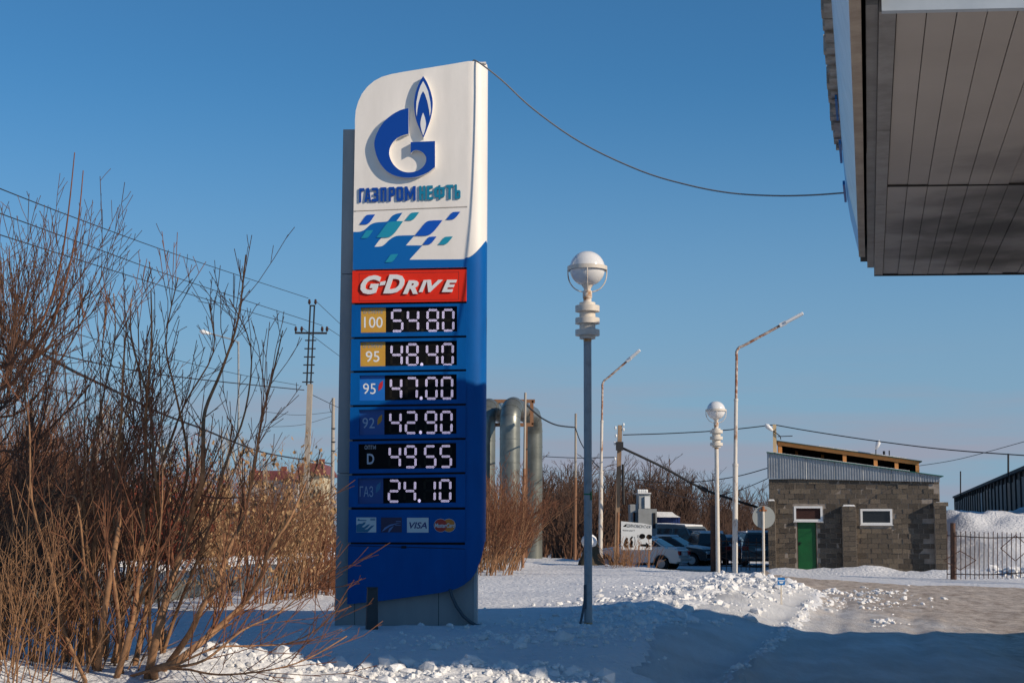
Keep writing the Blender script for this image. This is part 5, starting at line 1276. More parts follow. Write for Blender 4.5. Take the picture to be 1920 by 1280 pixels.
# ------------------------------------------------------------------ parked cars
TYRE = mat('tyre_rubber', (0.012, 0.012, 0.013), rough=0.9); RIMM = mat('wheel_rim', (0.30, 0.31, 0.32), rough=0.4, metal=0.6)
TAIL = mat('tail_light_red', (0.30, 0.01, 0.012), rough=0.25); HEADL = mat('head_light', (0.55, 0.58, 0.60), rough=0.15)
def car(label, loc, ang, paint, kind='sedan', snow=0.6, sc=1.0):
    t = thing('parked_car', label, 'car', loc, ang, 'cars parked in the yard')
    w = 0.84
    if kind == 'sedan':
        low = [(-2.15, .42), (-2.17, .62), (-2.10, .90), (-1.95, .97), (-1.3, 1.00), (0.85, .96), (1.9, .82), (2.12, .66), (2.15, .38)]
        top = [(-1.55, .985), (-0.85, 1.40), (-0.3, 1.45), (0.15, 1.43), (1.0, .95)]
    elif kind == 'suv':
        low = [(-2.1, .50), (-2.12, .75), (-2.08, 1.05), (-1.9, 1.08), (0.9, 1.06), (1.95, .95), (2.12, .75), (2.15, .45)]
        top = [(-2.0, 1.07), (-1.75, 1.66), (-0.4, 1.72), (0.2, 1.68), (0.95, 1.05)]; w = 0.89
    else:
        low = [(-2.3, .45), (-2.32, .8), (-2.3, 1.15), (1.2, 1.12), (2.1, .98), (2.35, .75), (2.38, .42)]
        top = [(-2.28, 1.14), (-2.2, 2.0), (-0.2, 2.05), (0.6, 1.95), (1.35, 1.11)]; w = 0.95
    def archpts(cx): return [(cx + 0.37 * math.cos(q * math.pi / 6), .33 + 0.37 * math.sin(q * math.pi / 6)) for q in range(0, 7)]
    ol = [(x * sc, z * sc) for x, z in low + [(2.0, .28)] + archpts(1.34) + archpts(-1.32) + [(-2.0, .30)]]
    mb = MB(); mb.prism(ol, -w * sc, w * sc); body = mb.build('body', paint, t, bevel=0.05 * sc)
    def cab(pts, ins, y0, m, nm, par, zt=None):
        mb = MB(); vs = []
        zmin = min(p[1] for p in top); zmax = max(p[1] for p in top)
        yy = lambda z: (w - 0.02) - 0.20 * (z - zmin) / (zmax - zmin)
        n = len(pts)
        for s in (-1, 1):
            for x, z in pts: vs.append((x * sc, s * (yy(z) + y0) * sc, z * sc))
        mb.add(vs, [tuple(range(n)), tuple(range(2 * n - 1, n - 1, -1))] + [(q, n + q, n + (q + 1) % n, (q + 1) % n) for q in range(n)])
        return mb.build(nm, m, par, bevel=0.03 * sc if nm == 'cabin' else 0)
    cab(top, 0, 0, paint, 'cabin', t)
    # side glass, front and rear screens: thin pieces proud of the cabin
    zmin = top[0][1]; zmax = max(p[1] for p in top)
    f = lambda a, b, q: (a[0] + (b[0] - a[0]) * q, a[1] + (b[1] - a[1]) * q)
    A, Bq, Cq, D_, E_ = top
    yy = lambda z: (w - 0.02) - 0.20 * (z - zmin) / (zmax - zmin)
    l0 = f(A, Bq, .18); l1 = f(A, Bq, .82); r1 = f(D_, E_, .14); r0 = f(D_, E_, .82); mid = -0.30
    for s in (-1, 1):
        for xa in (0, 1):
            if xa == 0: q4 = [(l0[0] + .12, l0[1]), (mid - .05, l0[1]), (mid - .05, l1[1]), (l1[0] + .08, l1[1])]
            else: q4 = [(mid + .05, l0[1]), (r0[0] - .12, l0[1]), (r1[0] - .06, l1[1]), (mid + .05, l1[1])]
            mb = MB(); vs = [(x * sc, s * (yy(z) + .012) * sc, z * sc) for x, z in q4] + [(x * sc, s * (yy(z) - .03) * sc, z * sc) for x, z in q4]
            mb.add(vs, [(0, 1, 2, 3), (7, 6, 5, 4)] + [(q, (q + 1) % 4, 4 + (q + 1) % 4, 4 + q) for q in range(4)]); mb.build('side_window', GLS, t)
    for a, b, sg, nm in ((A, Bq, -1, 'rear_window'), (E_, D_, 1, 'windscreen')):
        p0 = f(a, b, .14); p1 = f(a, b, .88); mb = MB(); vs = []
        nx = -(b[1] - a[1]); nz_ = (b[0] - a[0]); ln = math.hypot(nx, nz_); nx /= ln; nz_ /= ln
        if nx * sg < 0: nx, nz_ = -nx, -nz_
        for off in (.014, -.02):
            for (x, z), k_ in ((p0, .86), (p1, .84)):
                for s in (-1, 1): vs.append(((x + nx * off) * sc, s * yy(z) * k_ * sc, (z + nz_ * off) * sc))
        mb.add(vs, [(0, 1, 3, 2), (4, 6, 7, 5), (0, 2, 6, 4), (1, 5, 7, 3), (0, 4, 5, 1), (2, 3, 7, 6)]); mb.build(nm, GLS, t)
    for cx in (1.34, -1.32):
        for s in (-1, 1):
            mb = MB(); n = 18
            vs = [(cx * sc + .31 * sc * math.cos(2 * math.pi * q / n), s * (w + e) * sc, .31 * sc + .31 * sc * math.sin(2 * math.pi * q / n)) for e in (.012, -.2) for q in range(n)]
            mb.add(vs, [tuple(range(n)), tuple(range(2 * n - 1, n - 1, -1))] + [(q, (q + 1) % n, n + (q + 1) % n, n + q) for q in range(n)]); wh = mb.build('wheel', TYRE, t)
            mb = MB(); vs = [(cx * sc + .19 * sc * math.cos(2 * math.pi * q / n), s * (w + e) * sc, .31 * sc + .19 * sc * math.sin(2 * math.pi * q / n)) for e in (.02, -.05) for q in range(n)]
            mb.add(vs, [tuple(range(n)), tuple(range(2 * n - 1, n - 1, -1))] + [(q, (q + 1) % n, n + (q + 1) % n, n + q) for q in range(n)]); mb.build('rim', RIMM, wh)
    zr = low[2][1] - .13
    for s in (-1, 1):
        mb = MB(); mb.box((-2.13 * sc, s * (w - .16) * sc, zr * sc), (.10 * sc, .30 * sc, .19 * sc)); mb.build('tail_light', TAIL, t, bevel=.02)
        mb = MB(); mb.box((low[-2][0] * sc - .02, s * (w - .20) * sc, (low[-2][1] + .02) * sc), (.10 * sc, .34 * sc, .14 * sc)); mb.build('headlight', HEADL, t, bevel=.02)
    mb = MB(); mb.box((-2.175 * sc, 0, (zr - .05) * sc), (.03, .50 * sc, .12 * sc)); mb.build('number_plate', PLW, t)
    mb = MB(); mb.box((-2.16 * sc, 0, .47 * sc), (.12 * sc, (2 * w - .04) * sc, .18 * sc)); mb.build('bumper', paint, t, bevel=.03)
    if snow:
        mb = MB(); th = .05 + .06 * snow
        mb.prism([((Bq[0] + .05) * sc, (Bq[1] + .015) * sc), ((Cq[0]) * sc, (Cq[1] + .01) * sc), ((D_[0] - .02) * sc, (D_[1] + .015) * sc), ((D_[0] - .1) * sc, (D_[1] + th) * sc), ((Bq[0] + .2) * sc, (Cq[1] + th * .9) * sc)], -(w - .27) * sc, (w - .27) * sc); mb.build('roof_snow', CLOD, t, bevel=.02)
        mb = MB(); h0 = low[-4]; h1 = low[-3]
        mb.prism([((h0[0] + .15) * sc, (h0[1] - .005) * sc), (h1[0] * sc, (h1[1] + .01) * sc), ((h1[0] - .1) * sc, (h1[1] + th) * sc), ((h0[0] + .2) * sc, (h0[1] + th * .8) * sc)], -(w - .1) * sc, (w - .1) * sc); mb.build('bonnet_snow', CLOD, t, bevel=.02)
        if kind == 'sedan':
            mb = MB(); mb.prism([(-2.05 * sc, .93 * sc), (-1.6 * sc, .985 * sc), (-1.62 * sc, (.99 + th * .7) * sc), (-2.0 * sc, (.97 + th * .7) * sc)], -(w - .1) * sc, (w - .1) * sc); mb.build('boot_snow', CLOD, t, bevel=.02)
    return t
PWH = mat('car_white_paint', (0.62, 0.62, 0.60), rough=0.25, coat=0.6); PDK = mat('car_dark_paint', (0.018, 0.020, 0.024), rough=0.25, coat=0.6); PGR = mat('car_grey_green_paint', (0.06, 0.08, 0.085), rough=0.3, coat=0.6); PBL = mat('car_blue_paint', (0.03, 0.07, 0.11), rough=0.3, coat=0.5); PRD = mat('car_dark_brown_paint', (0.030, 0.024, 0.024), rough=0.3, coat=0.5)
def cl(px, Y): x = (px - 960) / FPX * Y * 1.007; return (x, Y, H(x, Y) - 0.03)
car('white saloon car seen from behind beside the tyre sign', cl(1196, 70), R(156), PWH, 'sedan', 0.35)
car('dark car with snowy bonnet just behind the white saloon', cl(1258, 77), R(-28), PDK, 'sedan', 1.0)
car('light van with frosted windscreen beside the blue shed', cl(1284, 82), R(-50), mat('van_paint', (0.13, 0.15, 0.16), rough=0.4), 'van', 0.8)
car('snow covered dark estate car in the middle of the yard', cl(1317, 79), R(96), PRD, 'suv', 1.0, 0.96)
car('snow topped car to the right of the yard gate post', cl(1362, 80), R(75), PBL, 'sedan', 1.3)
car('small dark car at the back of the yard by the gate', cl(1396, 88), R(100), PDK, 'suv', 0.7, 0.95)
car('grey-green off-road car by the building corner', cl(1421, 76), R(80), PGR, 'suv', 0.35)

# ------------------------------------------------------------------ vegetation
def bark(name, c1, c2): return mat(name, c1, c2, rough=0.85, scale=9, detail=8, spec=0.15, lo=.38, hi=.62)
BK_OR = bark('bark_tan', (0.34, 0.185, 0.098), (0.18, 0.10, 0.055))
BK_RD = bark('twig_red_brown', (0.20, 0.088, 0.050), (0.13, 0.058, 0.034))
BK_DK = bark('twig_dark_brown', (0.095, 0.050, 0.034), (0.13, 0.07, 0.046))
BK_PL = bark('poplar_pale_bark', (0.40, 0.34, 0.27), (0.31, 0.26, 0.20))
BK_RW = bark('rowan_red_twigs', (0.26, 0.055, 0.035), (0.19, 0.045, 0.03))
BK_ST = bark('straw_stalks', (0.33, 0.165, 0.075), (0.22, 0.11, 0.055))
DRY = mat('dry_tan_leaves', (0.42, 0.27, 0.14), (0.30, 0.18, 0.09), rough=0.8, scale=8)
RB = mat('dry_red_leaves', (0.30, 0.06, 0.035), (0.22, 0.05, 0.03), rough=0.8, scale=8)
def rot_about(d, ang, az):
    o = d.orthogonal().normalized(); o = Matrix.Rotation(az, 3, d) @ o
    return (d * math.cos(ang) + o * math.sin(ang)).normalized()
def grow(mbs, rng, p, d, L, r, lvl, maxl, prm, leaves=None):
    n = max(2, min(9, int(L / prm['seg']) + 1)); pts = [p.copy()]; rs = [r]; dirs = [d.copy()]
    st = L / n
    for i in range(n):
        d = (d + Vector((rng.gauss(0, 1), rng.gauss(0, 1), rng.gauss(0, 1))) * prm['wob'] + Vector((0, 0, prm['up'] * (0.6 if lvl == 0 else 1.0)))).normalized()
        p = p + d * st; pts.append(p.copy()); dirs.append(d.copy()); rs.append(max(prm['rmin'], r * (1 - 0.72 * (i + 1) / n)))
    sides = prm['sides'][min(lvl, len(prm['sides']) - 1)]
    mbs[0 if lvl == 0 else 1].tube(pts, rs, sides, cap=False)
    if leaves is not None and lvl >= 1:
        for i in range(prm['leaf']):
            leaves.append((pts[rng.randrange(1, len(pts))], rng.random()))
    if lvl < maxl:
        k = max(1, int(L * prm['dens'][lvl] + rng.random()))
        for j in range(k):
            t = prm['t0'] + (0.97 - prm['t0']) * (j + rng.random()) / k
            i = min(n - 1, int(t * n)); q = pts[i].lerp(pts[i + 1], t * n - i)
            cd = rot_about(dirs[i + 1], R(rng.uniform(*prm['ang'])), rng.uniform(0, 6.283))
            cl_ = L * rng.uniform(*prm['len']) * (1.15 - 0.7 * t)
            grow(mbs, rng, q, cd, cl_, max(prm['rmin'], rs[i] * 0.55), lvl + 1, maxl, prm, leaves)
def leaf_mesh(name, leaves, rng, m, parent, size):
    mb = MB()
    for p, u in leaves:
        c = p + Vector((rng.gauss(0, .05), rng.gauss(0, .05), -abs(rng.gauss(0.03, .05)))); s = size * rng.uniform(.6, 1.3)
        a = Vector((rng.gauss(0, 1), rng.gauss(0, 1), rng.gauss(0, .4))).normalized() * s * .45; dn = Vector((rng.gauss(0, .35), rng.gauss(0, .35), -1)).normalized() * s
        b = a.cross(dn).normalized() * s * .2
        mb.add([c, c + dn * .5 + a + b, c + dn, c + dn * .5 - a + b], [(0, 1, 2, 3)])
    return stuff(mb.build(name, m, parent))
FINE = dict(seg=0.35, wob=0.10, up=0.06, rmin=0.0035, sides=(6, 4, 3), dens=(3.2, 4.0, 4), t0=0.22, ang=(22, 48), len=(0.28, 0.52), leaf=0)
def shrub(name, label, cat, loc, seed, nst, h, spread, stem_m, twig_m, maxl=2, prm=None, r0=(0.012, 0.024), lean=(0, 0), leafm=None, leaf=0, lsize=0.09, group=None, basew=0.35):
    rng = random.Random(seed); P_ = dict(FINE); P_.update(prm or {}); P_['leaf'] = leaf
    t = thing(name, label, cat, loc, 0, group); st = MB(); tw = MB(); lv = [] if leaf else None
    for i in range(nst):
        az = rng.uniform(0, 6.283); tl_ = abs(rng.gauss(0, 1)) * spread
        d = Vector((math.cos(az) * tl_ + lean[0], math.sin(az) * tl_ + lean[1], 1)).normalized()
        b = Vector((math.cos(az) * basew * rng.random(), math.sin(az) * basew * rng.random(), -0.15))
        grow((st, tw), rng, b, d, h * rng.uniform(0.6, 1.05), rng.uniform(*r0), 0, maxl, P_, lv)
    st.build('stems', stem_m, t, smooth=True); stuff(tw.build('twigs', twig_m, t))
    if lv: leaf_mesh('dry_leaves', lv, rng, leafm or DRY, t, lsize)
    return t
def place(proto, px, Y, label, s=1.0, rz=0.0, group=None):
    c = copy_tree(proto); x = (px - 960) / FPX * Y * 1.005; c.location = (x, Y, H(x, Y) - 0.05); c.scale = (s, s, s * 1.0); c.rotation_euler = (0, 0, rz)
    c['label'] = label
    if group: c['group'] = group
    return c
# --- the big shrub at the front left, its main stems as photographed
rng = random.Random(21)
SB = WY(262, 1262, 14.95); SB.z = H(SB.x, SB.y)
hero = thing('maple_shrub', 'big leafless shrub with tan stems fanning up from the snow mound', 'shrub', SB)
stems = [
 ([(181, 1275), (195, 1153), (213, 1040), (224, 972), (218, 895), (227, 790), (231, 690), (238, 600)], 14.7, 0.034),
 ([(218, 1272), (245, 1176), (263, 1054), (272, 890), (274, 768), (284, 640), (283, 545)], 14.9, 0.033),
 ([(250, 1262), (272, 1153), (295, 1017), (297, 936), (290, 881), (279, 754), (247, 640), (246, 560)], 15.2, 0.031),
 ([(278, 1265), (299, 1171), (326, 1076), (349, 1008), (363, 949), (379, 904), (381, 827), (385, 768), (417, 690), (446, 600), (461, 478)], 14.9, 0.043),
 ([(305, 1258), (354, 1190), (376, 1144), (408, 1085), (435, 1017), (458, 963), (476, 881), (490, 790), (512, 700), (530, 620)], 14.6, 0.033),
 ([(312, 1256), (399, 1185), (453, 1135), (490, 1081), (503, 1035), (544, 972), (575, 900)], 14.2, 0.038),
 ([(330, 1250), (385, 1236), (453, 1182), (520, 1150), (575, 1105), (625, 1065)], 13.9, 0.015),
 ([(345, 1252), (410, 1264), (500, 1256), (575, 1235), (650, 1192)], 13.7, 0.012),
 ([(320, 1252), (400, 1215), (470, 1210), (540, 1205), (600, 1175), (650, 1120)], 14.0, 0.012),
 ([(228, 1270), (256, 1150), (290, 1060), (335, 960), (352, 860), (330, 740), (311, 640), (334, 520)], 15.6, 0.026),
 ([(170, 1275), (160, 1150), (180, 1000), (170, 880), (190, 760), (215, 640), (213, 550)], 15.4, 0.024),
 ([(205, 1270), (232, 1140), (250, 1010), (300, 880), (345, 760), (400, 660), (392, 570)], 15.7, 0.022),
 ([(296, 1258), (330, 1150), (385, 1010), (420, 880), (460, 770), (470, 650), (430, 560)], 15.4, 0.021),
 ([(160, 1275), (120, 1180), (95, 1060), (60, 940), (55, 800), (40, 700)], 14.4, 0.022),
]
for i in range(16):
    x0 = rng.uniform(130, 330); ln = rng.uniform(-.35, .55); y1 = rng.uniform(560, 900)
    stems.append(([(x0, 1272), (x0 + 40 * ln, 1130), (x0 + 120 * ln + rng.uniform(-15, 15), 1000 - rng.uniform(0, 60)), (x0 + 190 * ln + rng.uniform(-20, 20), (y1 + 960) / 2), (x0 + 230 * ln, y1)], rng.uniform(14.6, 16.2), rng.uniform(.012, .022)))
HP = dict(FINE); HP.update(dens=(3.6, 3.2, 3), len=(0.16, 0.42), up=0.10, wob=0.09, t0=0.30, ang=(18, 42))
tw_all = MB()
for pl, Y, r0 in stems:
    pts = spline([WY(x, y, Y + 0.35 * math.sin(i * 1.3 + Y * 7)) for i, (x, y) in enumerate(pl)], 4)
    g_ = pts[0]; hz_ = H(g_.x, g_.y)
    if g_.z > hz_ + .10: pts = [Vector((SB.x + rng.uniform(-.25, .25), SB.y + rng.uniform(-.2, .2), SB.z - .1))] + [pts[0].lerp(Vector((SB.x, SB.y, SB.z)), .45)] + pts[1:]
    elif g_.z > hz_ - .08: pts = [Vector((g_.x - .02, g_.y, hz_ - .12))] + pts
    n = len(pts); rs = [max(.006, r0 * (1 - 0.86 * i / n)) for i in range(n)]
    mb = MB(); mb.tube(pts, rs, 8, cap=False); tw_ = MB()
    Ls = sum((pts[i + 1] - pts[i]).length for i in range(n - 1))
    for j in range(int(Ls * 6.5)):
        i = rng.randrange(int(n * .16), n - 1); d = (pts[i + 1] - pts[i]).normalized()
        cd = (rot_about(d, R(rng.uniform(18, 44)), rng.uniform(0, 6.283)) + Vector((0, 0, .15))).normalized()
        grow((tw_all, tw_all), rng, pts[i].copy(), cd, rng.uniform(.35, 1.5) * (1.1 - .6 * i / n), rs[i] * .30 + .0015, 1, 2, dict(HP, dens=(3, 3.0, 2)))
    mb.build('stem', BK_OR, hero, org=SB, smooth=True)
stuff(tw_all.build('twigs', BK_RD, hero, org=SB))
# --- nearer shrub leaning in from the left edge
SB2 = Vector((-7.6, 16.4, H(-7.6, 16.4)))
near = thing('leaning_shrub', 'dense dark shrub leaning in from the left edge with two tall whips', 'shrub', SB2)
tw_all = MB()
ends = [([(-60, 760), (20, 680), (80, 600), (112, 500), (128, 400), (140, 286)], 14.5, .020), ([(-60, 800), (30, 710), (95, 610), (125, 520), (146, 420), (156, 320)], 14.8, .020)]
for i in range(44):
    y0 = rng.uniform(640, 1180); x1 = rng.uniform(40, 290); y1 = y0 - rng.uniform(160, 420); y1 = max(y1, 470 + rng.uniform(0, 120)); x1 -= max(0, (620 - y1)) * 0.5
    ends.append(([(-70, y0), (x1 * .25, y0 - (y0 - y1) * .22), (x1 * .62, y0 - (y0 - y1) * .5), (x1 * .9, y0 - (y0 - y1) * .78), (x1, y1)], rng.uniform(16.0, 18.6), rng.uniform(.009, .019)))
for k, (pl, Y, r0) in enumerate(ends):
    pts = [SB2 + Vector((rng.uniform(-.2, .2), rng.uniform(-.2, .2), -.1))] + [WY(x, y, Y + .2 * math.sin(i + k)) for i, (x, y) in enumerate(pl)]
    pts = spline(pts, 4); n = len(pts); rs = [max(.005, r0 * (1 - 0.8 * i / n)) for i in range(n)]
    mb = MB(); mb.tube(pts, rs, 7, cap=False); mb.build('stem', BK_RD if k < 2 else BK_DK, near, org=SB2, smooth=True)
    if k < 2: continue
    for j in range(13):
        i = rng.randrange(int(n * .3), n - 1); d = (pts[i + 1] - pts[i]).normalized()
        grow((tw_all, tw_all), rng, pts[i].copy(), (rot_about(d, R(rng.uniform(15, 45)), rng.uniform(0, 6.283)) + Vector((0, 0, .2))).normalized(), rng.uniform(.3, 1.2), rs[i] * .45 + .002, 1, 2, dict(HP, dens=(3, 3.0, 2)))
stuff(tw_all.build('twigs', BK_DK, near, org=SB2))
# --- low straw and saplings at the foot of the front shrubs
st_ = shrub('dry_weeds', 'dry rust-coloured weeds in the front left snow', 'weeds', WY(95, 1250, 15.9), 77, 75, 1.1, 0.30, BK_ST, BK_ST, 1, dict(dens=(2.5, 2, 2), up=0.0, wob=.12), (0.004, 0.007), basew=1.0)
st_.location.z = H(st_.location.x, st_.location.y)
place(st_, 25, 15.1, 'dry rust-coloured weeds at the very left edge of the snow', 1.0, 2.0)
sp_ = shrub('sapling_clump', 'clump of thin orange-tan saplings at the lower left edge', 'shrub', (0, 0, 0), 91, 34, 2.3, 0.26, BK_OR, BK_OR, 1, dict(dens=(3.8, 2, 2), up=.04, wob=.10, rmin=.0025), (0.004, 0.010), lean=(.12, 0), basew=.9)
x = (40 - 960) / FPX * 14.6; sp_.location = (x, 14.6, H(x, 14.6) - .05)
place(sp_, 120, 14.9, 'second clump of thin tan saplings left of the tan stems', .9, 1.2)
# --- thickets made from a few shrub shapes
LBL = 'leafless brown shrub in the thicket left of the pylon'; GRP = 'shrubs in the left thicket'
pA = shrub('bare_shrub', LBL, 'shrub', (-7.6, 25.5, 0), 1, 17, 4.2, 0.30, BK_OR, BK_RD, 2, dict(dens=(3.2, 3.4, 3)), (0.012, 0.026), group=GRP)
pB = shrub('bare_shrub', LBL, 'shrub', (-6.9, 24.5, 0), 2, 20, 4.0, 0.26, BK_RD, BK_DK, 2, dict(dens=(3.4, 3.2, 3), up=.08), (0.010, 0.022), group=GRP)
for o, x in ((pA, -8.1), (pB, -7.0)): o.location = (x, o.location.y, H(x, o.location.y) - .05)
spots = [(pB, 15, 20.5, .72, 1, 0), (pA, 85, 23.5, .78, 2, 0), (pB, 145, 26.0, .78, 3, 0), (pA, 0, 26, .9, 4, 0), (pA, 50, 30, 1.0, .5, 0), (pA, -25, 21.5, .9, 3.1, 0), (pB, 40, 24, .85, 2.0, 0), (pB, 120, 22, .68, .6, 0), (pA, 185, 29.5, .75, 4.2, 0), (pB, 0, 18.8, .8, 2.9, 0),
         (pA, 120, 38, 1.0, 3, 1), (pB, 190, 41, .95, 1, 1), (pA, 260, 39, .8, 5, 1), (pB, 30, 37, 1.2, 2.2, 1), (pA, 330, 43, .85, .4, 1), (pB, 390, 40, .75, 4.4, 1), (pA, 440, 45, .8, 1.9, 1), (pB, 80, 48, 1.25, 2.7, 2), (pA, 160, 52, 1.15, 3.3, 2), (pB, 240, 50, 1.05, 5.1, 2), (pA, 350, 55, 1.0, .9, 2), (pB, 480, 52, .9, 3.9, 2), (pA, 540, 58, .95, 2.4, 2), (pB, 600, 62, .95, 1.2, 2), (pA, -10, 45, 1.35, 5.7, 1), (pB, 410, 64, 1.15, 4.1, 2), (pA, 500, 68, 1.1, 2.9, 2), (pA, 20, 33, 1.15, 1.1, 1), (pB, 100, 34, 1.1, 2.1, 1), (pB, 285, 46, .9, 3.0, 1), (pA, 215, 45, 1.0, 0.2, 1)]
ORD = ['first', 'second', 'third', 'fourth', 'fifth', 'sixth', 'seventh', 'eighth', 'ninth', 'tenth', 'eleventh', 'twelfth', 'thirteenth', 'fourteenth', 'fifteenth', 'sixteenth', 'seventeenth']
def ranked(items, lab): 
    for i, o in enumerate(sorted(items, key=lambda o: o.location.x / o.location.y)): o['label'] = lab % ORD[i]
rows_ = {0: [pA, pB], 1: [], 2: []}
for pr, px, Y, s, rz, rw_ in spots: rows_[rw_].append(place(pr, px, Y, LBL, s, rz, GRP))
ranked(rows_[0], 'leafless brown shrub before the ground pipe, %s from the left'); ranked(rows_[1], 'leafless brown shrub just behind the ground pipe, %s from the left'); ranked(rows_[2], 'leafless brown shrub at the back of the thicket, %s from the left')
# --- shrubs hung with dry tan leaves before the pipe
LBL2 = 'shrub hung with dry tan leaves in front of the ground pipe'; G2 = 'dry-leaved shrubs by the pipe'
pD = shrub('dry_leaved_shrub', LBL2, 'shrub', (-5.4, 31.5, 0), 5, 13, 3.5, 0.26, BK_OR, BK_OR, 2, dict(dens=(3.0, 2.8, 2)), (0.011, 0.022), leafm=DRY, leaf=1, lsize=.095, group=G2)
pD.location = (-5.7, 31.0, H(-5.7, 31) - .05)
ranked([pD] + [place(pD, px, Y, LBL2, s, rz, G2) for px, Y, s, rz in ((500, 32, 1.0, 2), (545, 33.5, .95, 4), (585, 35, .9, 5.3), (415, 30.5, .75, 1.0))], 'shrub hung with dry tan leaves before the pipe, %s from the left')
rw = shrub('red_twigged_bush', 'dense bush of dark red twigs behind the front shrubs', 'bush', (-10.5, 47, 0), 8, 26, 4.6, 0.42, BK_RW, BK_RW, 2, dict(dens=(3.4, 3.4, 3)), (0.012, 0.022), leafm=RB, leaf=1, lsize=.10)
rw.location = ((325 - 960) / FPX * 37.5, 37.5, 0); rw.scale = (.8, .8, .8)
rw2 = place(rw, 250, 50, 'smaller reddish bush left of the dense red bush', .85, 2.0)
# --- tall pale poplars
LBL3 = 'tall pale slender poplar behind the left thicket'; G3 = 'pale poplars'
PP_ = dict(seg=0.9, wob=0.05, up=0.16, rmin=0.010, sides=(6, 3, 3), dens=(4.6, 1.8, 1), t0=0.10, ang=(14, 32), len=(0.10, 0.22))
pP = shrub('poplar_tree', LBL3, 'tree', (0, 95, 0), 31, 2, 14.0, 0.03, BK_PL, BK_PL, 2, PP_, (0.10, 0.14), group=G3, basew=.5)
pP.location = ((187 - 960) / FPX * 95, 95, 0)
ranked([pP] + [place(pP, px, Y, LBL3, s, rz, G3) for px, Y, s, rz in ((205, 97, .98, 2), (165, 100, .92, 1), (255, 100, .86, 4), (430, 100, .86, 5), (470, 104, .84, 3), (330, 98, .78, 2.5), (295, 103, .76, 1.2), (400, 96, .72, 3.8), (120, 98, .9, 5), (40, 92, .95, .7), (85, 99, .85, 2.1), (510, 102, .66, 4.6), (375, 107, .74, 2.2), (15, 101, 1.0, 3.5))], 'tall pale slender poplar behind the thicket, %s from the left')
# --- thicket right of the pylon
LBL4 = 'tall sunlit brown shrub between the pylon and the pipe bend'; G4 = 'shrubs right of the pylon'
pR = shrub('bare_shrub', LBL4, 'shrub', (-0.9, 52, 0), 41, 24, 3.7, 0.22, BK_OR, BK_RD, 2, dict(dens=(3.0, 3.0, 2), rmin=.006), (0.014, 0.026), lean=(.16, 0), leafm=DRY, leaf=0, group=G4, basew=.9)
pR.location = ((915 - 960) / FPX * 50, 50, -.02)
ranked([pR] + [place(pR, px, Y, LBL4, s, rz, G4) for px, Y, s, rz in ((930, 54, 1.0, .4), (938, 58, .85, -.5), (890, 52, .9, .2), (925, 62, 1.0, -.3), (900, 58, 1.0, .6))], 'tall sunlit brown shrub beside the pylon, %s from the left')
# --- trees of the yard's edge and the wood behind
LBL5 = 'bare dark tree in the wood behind the yard'; G5 = 'bare trees of the wood'
TP = dict(seg=0.7, wob=0.10, up=0.06, rmin=0.011, sides=(6, 4, 3), dens=(2.6, 2.6, 2.2), t0=0.18, ang=(22, 48), len=(0.26, 0.5))
BK_WD = bark('wood_brown_bark', (0.115, 0.068, 0.050), (0.08, 0.05, 0.037))
def tree(label, seed, h, grp, n=3, prm=None, spread=.22, m1=None):
    t = shrub('bare_tree', label, 'tree', (0, 0, 0), seed, n, h, spread, m1 or BK_WD, BK_WD, 2, dict(TP, **(prm or {})), (0.06, 0.10), group=grp, basew=.3)
    for c in t.children:
        if c.name.startswith('stems'): c.name = 'trunk'
        elif c.name.startswith('twigs'): c.name = 'crown'; 
    return t
tA = tree(LBL5, 51, 6.6, G5); tB = tree(LBL5, 52, 6.2, G5, 4); tC = tree(LBL5, 53, 5.8, G5, 5, None, .3)
tA.location = ((1180 - 960) / FPX * 112, 112, 0); tB.location = ((1225 - 960) / FPX * 116, 116, 0); tC.location = ((1260 - 960) / FPX * 110, 110, 0)
rg = random.Random(9); prot = (tA, tB, tC); k = 0
for px in range(990, 1452, 10):
    for lay in (0, 1):
        Y = (104, 122)[lay] + rg.uniform(-7, 7); s = np.interp(px, [990, 1100, 1180, 1260, 1330, 1400, 1450], [1.05, .98, 1.0, 1.0, .86, .74, .62]) * rg.uniform(.82, 1.08) * (1.0 if lay == 0 else 1.12)
        place(prot[k % 3], px + rg.uniform(-6, 6), Y, LBL5, s, rg.uniform(0, 6.28), G5); k += 1
LBL6 = 'bare tree standing between the thin poles and the globe lamp'; G6 = 'bare trees near the thin poles'
tD = tree(LBL6, 54, 5.6, G6, 5, dict(dens=(2.8, 2.6, 2)), .26, BK_DK); tD.location = ((1050 - 960) / FPX * 82, 82, 0)
ranked([tD] + [place(tD, px, Y, LBL6, s, px * .37, G6) for px, Y, s in ((1072, 84, .95), (1030, 88, 1.05), (1100, 86, .9), (1015, 84, .9), (1062, 80, .8), (1140, 84, .8), (1090, 92, 1.05), (1112, 80, .75))], 'bare tree between the pipe bend and the tyre sign, %s from the left')
